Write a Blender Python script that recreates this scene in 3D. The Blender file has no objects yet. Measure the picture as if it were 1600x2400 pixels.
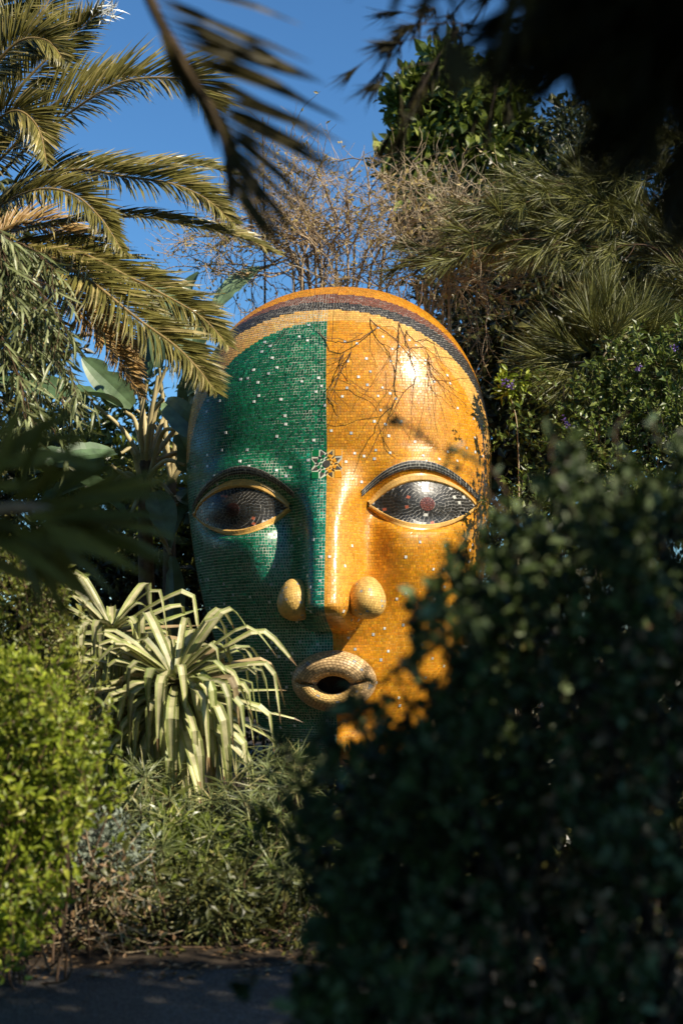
import bpy, math, random
import numpy as np
from mathutils import Vector, Matrix

sc = bpy.context.scene
col = sc.collection
rng = np.random.default_rng(11)
random.seed(11)
R = math.radians

# ------------------------------------------------------------------ camera, sky, sun, exposure
CAM_Z = 1.6
PITCH = 4.76
LENS = 50.4
FPX = LENS / 36 * 2400
cam = bpy.data.cameras.new('camera')
cam.sensor_fit = 'VERTICAL'; cam.sensor_height = 36; cam.sensor_width = 24
cam.lens = LENS; cam.clip_start = 0.05; cam.clip_end = 2000
cam.dof.use_dof = True; cam.dof.focus_distance = 11.2; cam.dof.aperture_fstop = 1.5
cam.dof.aperture_blades = 9
co = bpy.data.objects.new('camera', cam); col.objects.link(co)
co.location = (0, 0, CAM_Z); co.rotation_euler = (R(90 + PITCH), 0, 0)
sc.camera = co

SUN = Vector((0.63, -0.46, 0.62)).normalized()
world = bpy.data.worlds.new('World'); sc.world = world; world.use_nodes = True
wn = world.node_tree
sky = wn.nodes.new('ShaderNodeTexSky'); sky.sky_type = 'NISHITA'; sky.sun_disc = False
sky.sun_elevation = math.asin(SUN.z); sky.sun_rotation = math.atan2(SUN.x, SUN.y)
sky.air_density = 1.0; sky.dust_density = 0.0; sky.ozone_density = 10.0
bg = wn.nodes['Background']; bg.inputs['Strength'].default_value = 0.10
tint = wn.nodes.new('ShaderNodeMix'); tint.data_type = 'RGBA'; tint.blend_type = 'MULTIPLY'; tint.inputs[0].default_value = 1
tint.inputs[7].default_value = (.84, 1.03, 1.0, 1)      # a cleaner, less violet blue over the whole sky
wn.links.new(sky.outputs[0], tint.inputs[6]); wn.links.new(tint.outputs[2], bg.inputs['Color'])
sl = bpy.data.lights.new('sun', 'SUN'); sl.energy = 5.0; sl.angle = R(0.5); sl.color = (1.0, 0.90, 0.72)
so = bpy.data.objects.new('sun', sl); col.objects.link(so); so.rotation_euler = (-SUN).to_track_quat('-Z', 'Y').to_euler()
sc.view_settings.view_transform = 'Standard'; sc.view_settings.look = 'None'
sc.view_settings.exposure = 0.52; sc.view_settings.gamma = 1.0
sc.cycles.use_denoising = True
sc.cycles.max_bounces = 6; sc.cycles.diffuse_bounces = 3; sc.cycles.glossy_bounces = 3; sc.cycles.transmission_bounces = 4
sc.cycles.caustics_reflective = False; sc.cycles.caustics_refractive = False

cp, sp_ = math.cos(R(PITCH)), math.sin(R(PITCH))
def P(px, py, y):
    """world point whose depth is y metres, seen along the direction (px, py)"""
    X = (px - 800) / FPX; Y = (1200 - py) / FPX
    d = np.array([X, cp - Y * sp_, sp_ + Y * cp])
    return np.array([0, 0, CAM_Z]) + d * (y / d[1])
def Pv(px, py, y):
    px, py, y = np.broadcast_arrays(np.asarray(px, float), np.asarray(py, float), np.asarray(y, float))
    X = (px - 800) / FPX; Y = (1200 - py) / FPX
    d = np.stack([X, cp - Y * sp_, sp_ + Y * cp], -1)
    return np.array([0, 0, CAM_Z]) + d * (y / d[..., 1])[..., None]

# ------------------------------------------------------------------ object helpers
def thing(name, label, cat, loc=(0, 0, 0), group=None):
    o = bpy.data.objects.new(name, None); col.objects.link(o); o.location = loc
    o.empty_display_size = 0.1
    o['label'] = label; o['category'] = cat
    if group: o['group'] = group
    return o
def link(name, me, parent=None, kind=None):
    o = bpy.data.objects.new(name, me); col.objects.link(o)
    if parent is not None:
        o.parent = parent
        root = parent
        off = Vector((0, 0, 0))
        while root is not None:
            off += root.location; root = root.parent
        # meshes of parts are written in world coordinates: move them back under their thing
        if not me.get('local'):
            o.location = -off
    if kind: o['kind'] = kind
    return o
def mesh(name, V, F, mat=None, colors=None, smooth=False, fcounts=None):
    """V (n,3); F (m,k) array or list; colors per face (m,3)"""
    me = bpy.data.meshes.new(name)
    V = np.asarray(V, np.float32)
    if isinstance(F, np.ndarray):
        m, k = F.shape; flat = F.reshape(-1).astype(np.int32); cnt = np.full(m, k, np.int32)
    else:
        cnt = np.array([len(f) for f in F], np.int32); flat = np.array([i for f in F for i in f], np.int32); m = len(F)
    me.vertices.add(len(V)); me.vertices.foreach_set('co', V.ravel())
    me.loops.add(len(flat)); me.loops.foreach_set('vertex_index', flat)
    me.polygons.add(m)
    st = np.concatenate([[0], np.cumsum(cnt)[:-1]]).astype(np.int32)
    me.polygons.foreach_set('loop_start', st)
    me.polygons.foreach_set('use_smooth', np.full(m, bool(smooth)))
    me.update(calc_edges=True); me.validate()
    if colors is not None:
        a = me.attributes.new('tint', 'FLOAT_COLOR', 'FACE')
        c = np.ones((m, 4), np.float32); c[:, :3] = colors
        a.data.foreach_set('color', c.ravel())
    if mat: me.materials.append(mat)
    return me
def norm(v):
    return v / np.maximum(np.linalg.norm(v, axis=-1, keepdims=True), 1e-9)
def rdir(n):
    return norm(rng.normal(size=(n, 3)))
def catmull(pts, n):
    pts = [np.asarray(p, float) for p in pts]
    if len(pts) < 3:
        t = np.linspace(0, 1, n)[:, None]; return pts[0] * (1 - t) + pts[-1] * t
    q = [2 * pts[0] - pts[1]] + pts + [2 * pts[-1] - pts[-2]]
    out = []
    ts = np.linspace(0, len(pts) - 1 - 1e-6, n)
    for t in ts:
        i = int(t); u = t - i
        a, b, c, d = q[i:i + 4]
        out.append(0.5 * ((2 * b) + (-a + c) * u + (2 * a - 5 * b + 4 * c - d) * u * u + (-a + 3 * b - 3 * c + d) * u ** 3))
    return np.array(out)
def tubes_geo(lines, sides=5):
    """lines: (points (n,3), r0, r1)"""
    VV, FF = [], []; off = 0
    ang = np.arange(sides) / sides * 2 * math.pi
    for pts, r0, r1 in lines:
        pts = np.asarray(pts, float); n = len(pts)
        T = norm(np.gradient(pts, axis=0))
        ref = np.array([0.31, 0.2, 0.93]) if abs(T[n // 2][2]) < 0.85 else np.array([0.93, 0.2, 0.1])
        A = norm(np.cross(T, ref)); B = np.cross(T, A)
        rr = np.linspace(r0, r1, n)[:, None, None]
        ring = pts[:, None, :] + rr * (np.cos(ang)[None, :, None] * A[:, None, :] + np.sin(ang)[None, :, None] * B[:, None, :])
        VV.append(ring.reshape(-1, 3))
        i, j = np.meshgrid(np.arange(n - 1), np.arange(sides), indexing='ij')
        j2 = (j + 1) % sides
        f = np.stack([i * sides + j, i * sides + j2, (i + 1) * sides + j2, (i + 1) * sides + j], -1).reshape(-1, 4) + off
        FF.append(f); off += n * sides
    return np.concatenate(VV), np.concatenate(FF)
def tubes(name, lines, mat, parent, sides=5, kind=None):
    V, F = tubes_geo(lines, sides)
    return link(name, mesh(name, V, F, mat, smooth=True), parent, kind)

TEMPL = {
    'diamond': (np.array([[0, 0, 0], [.5, 0, 0], [1, 0, -.08], [.45, -.5, .10], [.45, .5, .10]]),
                np.array([[0, 4, 1], [4, 2, 1], [0, 1, 3], [1, 2, 3]])),
    'oval': (np.array([[0, 0, 0], [.33, 0, 0], [.72, 0, -.02], [1, 0, -.12], [.22, -.4, .07], [.66, -.44, .07], [.22, .4, .07], [.66, .44, .07]]),
             np.array([[0, 6, 1], [6, 7, 1], [7, 2, 1], [7, 3, 2], [0, 1, 4], [4, 1, 5], [5, 1, 2], [5, 2, 3]])),
    'lance': (np.array([[0, 0, 0], [.35, 0, 0], [.7, 0, -.05], [1, 0, -.16], [.3, -.5, .02], [.3, .5, .02], [.68, -.36, -.04], [.68, .36, -.04]]),
              np.array([[0, 5, 1], [5, 7, 1], [7, 2, 1], [7, 3, 2], [0, 1, 4], [4, 1, 6], [6, 1, 2], [6, 2, 3]])),
    'needle': (np.array([[0, -.5, 0], [0, .5, 0], [.5, -.5, -.03], [.5, .5, -.03], [1, 0, -.14]]),
               np.array([[0, 1, 3], [0, 3, 2], [2, 3, 4]])),
}
def leaf_geo(Pp, D, N, L, W, templ='diamond'):
    T, F = TEMPL[templ]
    n = len(Pp); D = norm(D); B = norm(np.cross(N, D)); N = np.cross(D, B)
    L = np.broadcast_to(np.asarray(L, float), (n,)); W = np.broadcast_to(np.asarray(W, float), (n,))
    V = (Pp[:, None, :] + D[:, None, :] * (T[None, :, 0] * L[:, None])[..., None]
         + B[:, None, :] * (T[None, :, 1] * W[:, None])[..., None]
         + N[:, None, :] * (T[None, :, 2] * L[:, None])[..., None]).reshape(-1, 3)
    FF = (F[None] + (np.arange(n) * len(T))[:, None, None]).reshape(-1, 3)
    return V, FF
def leaves(name, Pp, D, N, L, W, mat, parent, templ='diamond', kind=None):
    V, F = leaf_geo(Pp, D, N, L, W, templ)
    return link(name, mesh(name, V, F, mat), parent, kind)
def leaf_unit(templ, mat, name='leaf'):
    T, F = TEMPL[templ]
    me = mesh(name, T, F, mat); me['local'] = 1
    return me
def leaf_obj(me, parent, p, d, n, L, W, name='leaf'):
    d = d / np.linalg.norm(d); b = np.cross(n, d); b /= np.linalg.norm(b); n = np.cross(d, b)
    o = bpy.data.objects.new(name, me); col.objects.link(o); o.parent = parent
    loc = Vector(p)
    q = parent
    while q is not None:
        loc -= q.location; q = q.parent
    m = Matrix(((d[0] * L, b[0] * W, n[0] * L, loc.x), (d[1] * L, b[1] * W, n[1] * L, loc.y), (d[2] * L, b[2] * W, n[2] * L, loc.z), (0, 0, 0, 1)))
    o.matrix_local = m
    return o

# ------------------------------------------------------------------ materials
def newmat(name):
    m = bpy.data.materials.new(name); m.use_nodes = True
    return m, m.node_tree, m.node_tree.nodes['Principled BSDF']
def leafmat(name, c1, c2, c3=None, transl=0.25, rough=0.42, per='island', spec=0.5, tcol=None):
    m, nt, b = newmat(name)
    if per == 'island':
        r = nt.nodes.new('ShaderNodeNewGeometry').outputs['Random Per Island']
    else:
        r = nt.nodes.new('ShaderNodeObjectInfo').outputs['Random']
    ramp = nt.nodes.new('ShaderNodeValToRGB'); e = ramp.color_ramp.elements
    e[0].color = (*c1, 1); e[1].color = (*c2, 1)
    if c3:
        e[1].position = 0.8; x = e.new(1.0); x.color = (*c3, 1)
    nt.links.new(r, ramp.inputs[0])
    tc = nt.nodes.new('ShaderNodeTexCoord'); nz = nt.nodes.new('ShaderNodeTexNoise')
    nz.inputs['Scale'].default_value = 9; nz.inputs['Detail'].default_value = 3
    nt.links.new(tc.outputs['Object'], nz.inputs['Vector'])
    mr = nt.nodes.new('ShaderNodeMapRange'); mr.inputs[1].default_value = .3; mr.inputs[2].default_value = .7
    mr.inputs[3].default_value = .65; mr.inputs[4].default_value = 1.3
    nt.links.new(nz.outputs[0], mr.inputs[0])
    mix = nt.nodes.new('ShaderNodeMix'); mix.data_type = 'RGBA'; mix.blend_type = 'MULTIPLY'; mix.inputs[0].default_value = 1
    nt.links.new(ramp.outputs[0], mix.inputs[6]); nt.links.new(mr.outputs[0], mix.inputs[7])
    nt.links.new(mix.outputs[2], b.inputs['Base Color'])
    b.inputs['Roughness'].default_value = rough; b.inputs['Specular IOR Level'].default_value = spec
    if transl > 0:
        t = nt.nodes.new('ShaderNodeBsdfTranslucent')
        if tcol:
            mx2 = nt.nodes.new('ShaderNodeMix'); mx2.data_type = 'RGBA'; mx2.blend_type = 'MULTIPLY'; mx2.inputs[0].default_value = 1
            nt.links.new(mix.outputs[2], mx2.inputs[6]); mx2.inputs[7].default_value = (*tcol, 1)
            nt.links.new(mx2.outputs[2], t.inputs[0])
        else:
            nt.links.new(mix.outputs[2], t.inputs[0])
        ms = nt.nodes.new('ShaderNodeMixShader'); ms.inputs[0].default_value = transl
        nt.links.new(b.outputs[0], ms.inputs[1]); nt.links.new(t.outputs[0], ms.inputs[2])
        nt.links.new(ms.outputs[0], nt.nodes['Material Output'].inputs[0])
    return m
def noisemat(name, c1, c2, scale=20, rough=0.8, bump=0.3, stretch=(1, 1, 1), detail=6, spec=0.3):
    m, nt, b = newmat(name)
    tc = nt.nodes.new('ShaderNodeTexCoord'); mp = nt.nodes.new('ShaderNodeMapping'); mp.inputs['Scale'].default_value = stretch
    nz = nt.nodes.new('ShaderNodeTexNoise'); nz.inputs['Scale'].default_value = scale; nz.inputs['Detail'].default_value = detail
    nt.links.new(tc.outputs['Object'], mp.inputs[0]); nt.links.new(mp.outputs[0], nz.inputs['Vector'])
    ramp = nt.nodes.new('ShaderNodeValToRGB'); e = ramp.color_ramp.elements
    e[0].position = .35; e[1].position = .68; e[0].color = (*c1, 1); e[1].color = (*c2, 1)
    nt.links.new(nz.outputs[0], ramp.inputs[0]); nt.links.new(ramp.outputs[0], b.inputs['Base Color'])
    if bump:
        bp = nt.nodes.new('ShaderNodeBump'); bp.inputs['Strength'].default_value = bump; bp.inputs['Distance'].default_value = 0.02
        nt.links.new(nz.outputs[0], bp.inputs['Height']); nt.links.new(bp.outputs[0], b.inputs['Normal'])
    b.inputs['Roughness'].default_value = rough; b.inputs['Specular IOR Level'].default_value = spec
    return m
def tilemat(name, rough=0.2, spec=0.5, dirt=True):
    m, nt, b = newmat(name)
    at = nt.nodes.new('ShaderNodeAttribute'); at.attribute_name = 'tint'
    tc = nt.nodes.new('ShaderNodeTexCoord'); nz = nt.nodes.new('ShaderNodeTexNoise')
    nz.inputs['Scale'].default_value = 3.5; nz.inputs['Detail'].default_value = 7; nz.inputs['Roughness'].default_value = .65
    nt.links.new(tc.outputs['Object'], nz.inputs['Vector'])
    mr = nt.nodes.new('ShaderNodeMapRange'); mr.inputs[1].default_value = .3; mr.inputs[2].default_value = .7
    mr.inputs[3].default_value = .82; mr.inputs[4].default_value = 1.08
    nt.links.new(nz.outputs[0], mr.inputs[0])
    mix = nt.nodes.new('ShaderNodeMix'); mix.data_type = 'RGBA'; mix.blend_type = 'MULTIPLY'; mix.inputs[0].default_value = 1
    nt.links.new(at.outputs['Color'], mix.inputs[6]); nt.links.new(mr.outputs[0], mix.inputs[7])
    nt.links.new(mix.outputs[2], b.inputs['Base Color'])
    b.inputs['Roughness'].default_value = rough; b.inputs['Specular IOR Level'].default_value = spec
    nz2 = nt.nodes.new('ShaderNodeTexNoise'); nz2.inputs['Scale'].default_value = 9; nz2.inputs['Detail'].default_value = 4
    nt.links.new(tc.outputs['Object'], nz2.inputs['Vector'])
    mr2 = nt.nodes.new('ShaderNodeMapRange'); mr2.inputs[1].default_value = .3; mr2.inputs[2].default_value = .75
    mr2.inputs[3].default_value = rough * .8; mr2.inputs[4].default_value = rough * 1.7
    nt.links.new(nz2.outputs[0], mr2.inputs[0]); nt.links.new(mr2.outputs[0], b.inputs['Roughness'])
    return m
def plain(name, c, rough=.5, spec=.5):
    return noisemat(name, tuple(x * .85 for x in c), tuple(min(1, x * 1.1) for x in c), 8, rough, 0.0, spec=spec)

M_tile = tilemat('glazed_mosaic', 0.27, 0.5)
M_tile_matte = tilemat('worn_mosaic', 0.38, 0.4)
M_grout = tilemat('grout', 0.8, 0.2)
M_white = plain('pale_glaze', (.82, .82, .76), .12)
M_silver = plain('grey_glaze', (.50, .52, .52), .15)
M_dark = noisemat('mouth_shade', (.006, .004, .003), (.02, .012, .008), 30, .9, .2)  # dark colour carries the shade of a hollow mouth
M_bark = noisemat('grey_bark', (.10, .075, .05), (.24, .20, .15), 14, .9, .6, (1, 1, .25))
M_bark_dark = noisemat('dark_bark', (.025, .018, .012), (.075, .055, .04), 16, .9, .6, (1, 1, .25))
M_palmbark = noisemat('palm_bark', (.08, .055, .03), (.22, .16, .10), 10, .9, .7)
M_twig = noisemat('dry_twig', (.27, .19, .11), (.54, .40, .25), 12, .85, .2)
M_twig_dark = noisemat('brown_twig', (.07, .04, .022), (.16, .10, .06), 12, .85, .2)
M_straw = noisemat('straw_twig', (.32, .24, .14), (.52, .42, .28), 12, .85, .2)
M_rachis = noisemat('palm_rachis', (.24, .16, .06), (.42, .30, .13), 6, .5, .1)
M_rachis_dark = noisemat('shaded_rachis', (.03, .02, .008), (.09, .055, .02), 6, .6, .1, spec=.2)  # darker copy of the rachis colour, with shade painted in
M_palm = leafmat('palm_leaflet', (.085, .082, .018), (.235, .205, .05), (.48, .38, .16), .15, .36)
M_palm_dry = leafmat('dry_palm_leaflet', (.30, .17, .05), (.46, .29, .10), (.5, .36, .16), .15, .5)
M_palm_dark = leafmat('shaded_palm_leaflet', (.03, .03, .006), (.07, .055, .01), None, .1, .5, spec=.2)  # dark twin of the palm leaflets; shade is put into the colour
M_euc = leafmat('willow_leaf', (.12, .145, .05), (.26, .29, .12), (.40, .41, .20), .15, .4)
M_lime = leafmat('lime_leaf', (.12, .17, .012), (.34, .40, .035), (.50, .50, .08), .35, .4)
M_limesmall = leafmat('yellow_green_leaf', (.12, .15, .02), (.28, .29, .045), (.38, .36, .09), .3, .42)
M_ever = leafmat('evergreen_leaf', (.05, .07, .010), (.16, .20, .030), (.38, .40, .10), .2, .28)
M_darkleaf = leafmat('dark_leaf', (.012, .016, .004), (.05, .058, .012), (.24, .22, .07), .1, .36)  # third, palest tone stands in for sunlit glints in the dark foliage
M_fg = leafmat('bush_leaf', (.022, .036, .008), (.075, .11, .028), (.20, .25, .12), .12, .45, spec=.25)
M_fg_one = leafmat('bush_leaf_single', (.03, .05, .015), (.10, .15, .06), (.22, .27, .17), .2, .3, per='object')
M_brownleaf = leafmat('dead_leaf', (.10, .055, .025), (.30, .18, .085), (.46, .31, .16), .15, .6)
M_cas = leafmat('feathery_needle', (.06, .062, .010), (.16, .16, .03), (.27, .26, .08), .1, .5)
M_cas_dark = leafmat('shaded_needle', (.012, .011, .002), (.035, .028, .006), None, .1, .6, spec=.15)  # near black copy of the needles, shade included in the colour
M_duranta = leafmat('light_green_leaf', (.07, .11, .02), (.18, .23, .04), (.28, .30, .08), .3, .38)
M_yucca = leafmat('yucca_leaf', (.75, .78, .75), (1.1, 1.1, 1.1), (.62, .72, .55), .14, .42, per='object')
_nt = M_yucca.node_tree; _at = _nt.nodes.new('ShaderNodeAttribute'); _at.attribute_name = 'tint'
_mx = _nt.nodes.new('ShaderNodeMix'); _mx.data_type = 'RGBA'; _mx.blend_type = 'MULTIPLY'; _mx.inputs[0].default_value = 1
_old = _nt.nodes['Principled BSDF'].inputs['Base Color'].links[0].from_socket
_nt.links.new(_old, _mx.inputs[6]); _nt.links.new(_at.outputs['Color'], _mx.inputs[7])
for _n in list(_nt.nodes):
    if _n.type == 'BSDF_TRANSLUCENT': _nt.links.new(_mx.outputs[2], _n.inputs[0])
_nt.links.new(_mx.outputs[2], _nt.nodes['Principled BSDF'].inputs['Base Color'])
M_strel = leafmat('broad_leaf', (.08, .14, .06), (.20, .29, .15), None, .18, .32, per='object')
M_strel_stem = noisemat('pale_petiole', (.40, .33, .16), (.60, .50, .27), 6, .5, .1)
M_sedge = leafmat('spiky_leaf', (.06, .08, .025), (.22, .25, .085), (.42, .37, .16), .15, .4)
M_grey = leafmat('grey_green_leaf', (.14, .17, .12), (.27, .31, .23), None, .15, .55)
M_yellow = leafmat('yellowing_leaf', (.34, .24, .06), (.58, .44, .16), None, .25, .5)
M_purple = leafmat('purple_petal', (.16, .08, .34), (.26, .16, .45), None, .2, .5)
M_nearleaf = leafmat('near_leaf', (.10, .085, .010), (.27, .21, .035), None, .15, .5, spec=.2, per='object')

# ------------------------------------------------------------------ ground and path
def soil_mat():
    return noisemat('soil', (.02, .014, .009), (.07, .05, .032), 9, .95, .6)
def asphalt():
    m, nt, b = newmat('asphalt')
    tc = nt.nodes.new('ShaderNodeTexCoord')
    v = nt.nodes.new('ShaderNodeTexVoronoi'); v.inputs['Scale'].default_value = 90
    nt.links.new(tc.outputs['Object'], v.inputs['Vector'])
    n = nt.nodes.new('ShaderNodeTexNoise'); n.inputs['Scale'].default_value = 2.2; n.inputs['Detail'].default_value = 8
    nt.links.new(tc.outputs['Object'], n.inputs['Vector'])
    r = nt.nodes.new('ShaderNodeValToRGB'); e = r.color_ramp.elements
    e[0].color = (.032, .029, .025, 1); e[1].color = (.13, .115, .10, 1); e[0].position = .1; e[1].position = .9
    nt.links.new(v.outputs['Color'], r.inputs[0])
    r2 = nt.nodes.new('ShaderNodeMapRange'); r2.inputs[1].default_value = .35; r2.inputs[2].default_value = .7; r2.inputs[3].default_value = .7; r2.inputs[4].default_value = 1.25
    nt.links.new(n.outputs[0], r2.inputs[0])
    mx = nt.nodes.new('ShaderNodeMix'); mx.data_type = 'RGBA'; mx.blend_type = 'MULTIPLY'; mx.inputs[0].default_value = 1
    nt.links.new(r.outputs[0], mx.inputs[6]); nt.links.new(r2.outputs[0], mx.inputs[7])
    nt.links.new(mx.outputs[2], b.inputs['Base Color'])
    bp = nt.nodes.new('ShaderNodeBump'); bp.inputs['Strength'].default_value = .8; bp.inputs['Distance'].default_value = .01
    nt.links.new(v.outputs['Distance'], bp.inputs['Height']); nt.links.new(bp.outputs[0], b.inputs['Normal'])
    b.inputs['Roughness'].default_value = .75
    return m
g = link('ground', mesh('ground', [(-400, -300, 0), (400, -300, 0), (400, 700, 0), (-400, 700, 0)], [(0, 1, 2, 3)], soil_mat()), None, 'structure')
xs = np.linspace(-14, 14, 57)
far = 7.05 + .10 * np.sin(xs * 1.7) + .06 * np.sin(xs * 4.1 + 1) + .03 * np.sin(xs * 9)
pv = [(x, -6, .004) for x in xs] + [(x, f, .004) for x, f in zip(xs, far)]
n = len(xs)
link('path', mesh('path', pv, [(i, i + 1, n + i + 1, n + i) for i in range(n - 1)], asphalt()), None, 'structure')

# ------------------------------------------------------------------ the mosaic head
HEAD_C = np.array(P(793, 1083, 12.0))
head = thing('head_sculpture', 'giant mosaic head half green and half orange with pursed lips', 'sculpture', (HEAD_C[0], HEAD_C[1], 0))
YAW, ROLL = R(-5.0), R(-1.3)
HM = Matrix.Translation((HEAD_C[0], HEAD_C[1], HEAD_C[2])) @ Matrix.Rotation(YAW, 4, 'Z') @ Matrix.Rotation(ROLL, 4, 'Y')
HMn = np.array(HM)
def toworld(V):
    return V @ HMn[:3, :3].T + HMn[:3, 3]
HT, HB, AW = 1.47, 2.57, 1.275
def s_of(Z, pt, pb):
    Z = np.asarray(Z, float)
    H = np.where(Z > 0, HT, HB); p = np.where(Z > 0, pt, pb)
    u = np.clip(np.abs(Z) / H, 0, 1)
    return np.maximum(1 - u ** p, 1e-7) ** (1 / p)
def a_of(Z): return AW * s_of(Z, 2.25, 2.05)
def b_of(Z): return 1.0 * s_of(Z, 2.2, 2.5)
Q = 2.08
EYX, EYZ, EYW = .715, -.455, .405
def g2(x, z, cx, cz, sx, sz, p=2.0):
    return np.exp(-(np.abs((x - cx) / sx) ** p + np.abs((z - cz) / sz) ** p))
def sstep(e0, e1, x):
    t = np.clip((x - e0) / (e1 - e0), 0, 1); return t * t * (3 - 2 * t)
def almond(x):      # lid heights for offset x from the eye centre (|x|<=EYW)
    u = np.clip(1 - (np.abs(x) / EYW) ** 2, 0, 1)
    return .185 * u ** .85, -.170 * u ** .95
def eye_rho(ax, z):
    """0 in the middle of the eye, 1 on the lid line"""
    dx = (ax - EYX) / EYW; dz = z - EYZ
    up, lo = almond(ax - EYX)
    h = np.where(dz > 0, .185, .170)
    u = np.sqrt(dx ** 2 + (dz / h) ** 2)
    return u
NT = -1.315          # height of the nose tip
def disp(x, z):
    ax = np.abs(x)
    d = np.zeros(np.broadcast(x, z).shape)
    # nose ridge, widening and rising towards the tip
    t = np.clip((-.30 - z) / (-.30 - NT), -1, 1)
    w = .204 + .034 * np.clip(t, 0, 1) ** 4 + .03 * sstep(-.55, -.2, z)
    hgt = .60 * np.clip(t + .28, 0, 1.28) ** 1.15 / 1.33
    cut = .08 * np.clip(ax / w, 0, 1.4) ** 4
    tip = np.sqrt(np.clip(sstep(NT - .115 + cut, NT + .10 + cut, z), 0, 1))
    d += hgt * tip * np.exp(-(ax / w) ** 3.3)
    # inner eye hollows
    d -= .085 * g2(ax, z, .36, -.52, .14, .26)
    # brow ridge
    br = -.15 - .95 * (ax - .70) ** 2
    d += .075 * np.exp(-((z - br) / .11) ** 2) * g2(ax, 0, .70, 0, .48, 1, 4)
    # socket, pouch under the eye, cheek
    d -= .03 * g2(ax, z, EYX, EYZ, .42, .24, 3)
    lo = EYZ - .25 + .66 * (ax - EYX) ** 2
    d += .135 * np.exp(-((z - lo) / np.where(z > lo, .10, .25)) ** 2) * g2(ax, 0, EYX, 0, .36, 1, 4)
    d += .09 * g2(ax, z, .60, -.98, .25, .26)
    # mouth mound and chin
    d += .06 * g2(ax, z, 0, -1.84, .45, .30)
    d -= .07 * g2(ax, z, 0, -2.12, .34, .09)
    d += .16 * g2(ax, z, 0, -2.34, .32, .17)
    d -= .05 * g2(ax, z, 0, -1.50, .16, .08)
    return d
def base_front(x, z):
    a = a_of(z)
    return -b_of(z) * np.maximum(1 - np.clip(np.abs(x) / a, 0, 1) ** Q, 0) ** (1 / Q)
def F(x, z):
    x, z = np.broadcast_arrays(np.asarray(x, float), np.asarray(z, float))
    fade = 1 - sstep(.86, .99, np.abs(x) / a_of(z))
    return np.stack([x, base_front(x, z) - disp(x, z) * fade, z], -1)
def S(phi, z):
    """phi 0 = front, +-pi = back"""
    phi, z = np.broadcast_arrays(np.asarray(phi, float), np.asarray(z, float))
    a = a_of(z); sn = np.sin(phi); cs = np.cos(phi)
    x = a * np.sign(sn) * np.abs(sn) ** (2 / Q)
    y = np.where(cs > 0, -b_of(z), 1.2 * s_of(z, 2.2, 2.2)) * np.abs(cs) ** (2 / Q)
    fade = (1 - sstep(.86, .99, np.abs(x) / a)) * (cs > 0)
    return np.stack([x, y - disp(x, z) * fade, z], -1)
def normals(fn, u, v, eu=2e-3, ev=2e-3):
    du = fn(u + eu, v) - fn(u - eu, v); dv = fn(u, v + ev) - fn(u, v - ev)
    return norm(np.cross(du, dv))
BPL = [((-.02, .924, .379), -.295), ((.05, .82, .57), .105), ((.08, .671, .737), .497), ((.03, .85, .5), .235)]
BAND = [.5, 1.5, 2.5, 3.5]
def bandw(p):
    """0 on the face, then 1 pale, 2 charcoal, 3 maroon, 4 orange going back over the crown"""
    w = np.zeros(p.shape[:-1])
    for k, (nv, t) in enumerate(BPL):
        w = np.where((p * np.array(nv)).sum(-1) > t, k + 1, w)
    return np.where((p[..., 2] < .0) | (np.abs(p[..., 0]) < -1), np.where(p[..., 1] > -.2, 4, 0), w)
GREEN = np.array([.008, .150, .062]); TEAL = np.array([.012, .200, .135])
ORANGE = np.array([.66, .275, .014]); PEACH = np.array([.72, .40, .10]); CHAR = np.array([.040, .036, .030]); MAROON = np.array([.19, .070, .036])
TAN = np.array([.70, .47, .23]); YEL = np.array([.76, .47, .13])
def slabs(name, C, Nn, colors, mat, parent, h=.0016, sink=.003, tilt=.0010, kind='stuff', jit=True):
    """C (n,4,3) corners on a surface; Nn (n,3) normals: one little slab per row, joined into one part"""
    n = len(C)
    top = C + Nn[:, None, :] * (h + (rng.random((n, 4, 1)) * tilt if jit else 0) + rng.random((n, 1, 1)) * .0006)
    bot = C - Nn[:, None, :] * sink
    V = np.concatenate([top, bot], 1).reshape(-1, 3)
    f = np.array([[0, 1, 2, 3], [0, 4, 5, 1], [1, 5, 6, 2], [2, 6, 7, 3], [3, 7, 4, 0]])
    FF = (f[None] + (np.arange(n) * 8)[:, None, None]).reshape(-1, 4)
    me = mesh(name, toworld(V), FF, mat, np.repeat(colors, 5, 0))
    return link(name, me, parent, kind)

# grout shell (the body the tiles sit on)
zz = np.concatenate([-HB + (1 - np.cos(np.linspace(0, math.pi / 2, 60))) * (HB - .0), HT * np.sin(np.linspace(0.01, math.pi / 2, 60))])
zz = np.unique(np.concatenate([np.linspace(-HB * .985, HT * .97, 300), HT * np.array([.98, .99, .996, 1]), -HB * np.array([.99, .996, 1])]))
ph = np.linspace(-math.pi, math.pi, 401)
G = S(ph[None, :], zz[:, None])
nz_, np_ = len(zz), len(ph)
i, j = np.meshgrid(np.arange(nz_ - 1), np.arange(np_ - 1), indexing='ij')
FS = np.stack([i * np_ + j, i * np_ + j + 1, (i + 1) * np_ + j + 1, (i + 1) * np_ + j], -1).reshape(-1, 4)
cen = (G[:-1, :-1] + G[1:, 1:]).reshape(-1, 3) / 2
gc = np.where((cen[:, 0] < 0)[:, None], np.array([.60, .62, .50]), np.array([.70, .44, .12]))
w = bandw(cen)
gc = np.where(((w > BAND[1]) & (w < BAND[3]))[:, None], np.array([.45, .42, .36]), gc)
gc = np.where((w >= BAND[3])[:, None] | (cen[:, 1] > .5)[:, None], np.array([.55, .27, .05]), gc)
link('shell', mesh('shell', toworld(G.reshape(-1, 3)), FS, M_grout, gc, smooth=True), head)

# tiles: rows of constant height, columns at equal steps along each row
STEP = .0226
zf = np.linspace(-HB * .97, HT * .985, 6000)
prof = S(0 * zf, zf)
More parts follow.
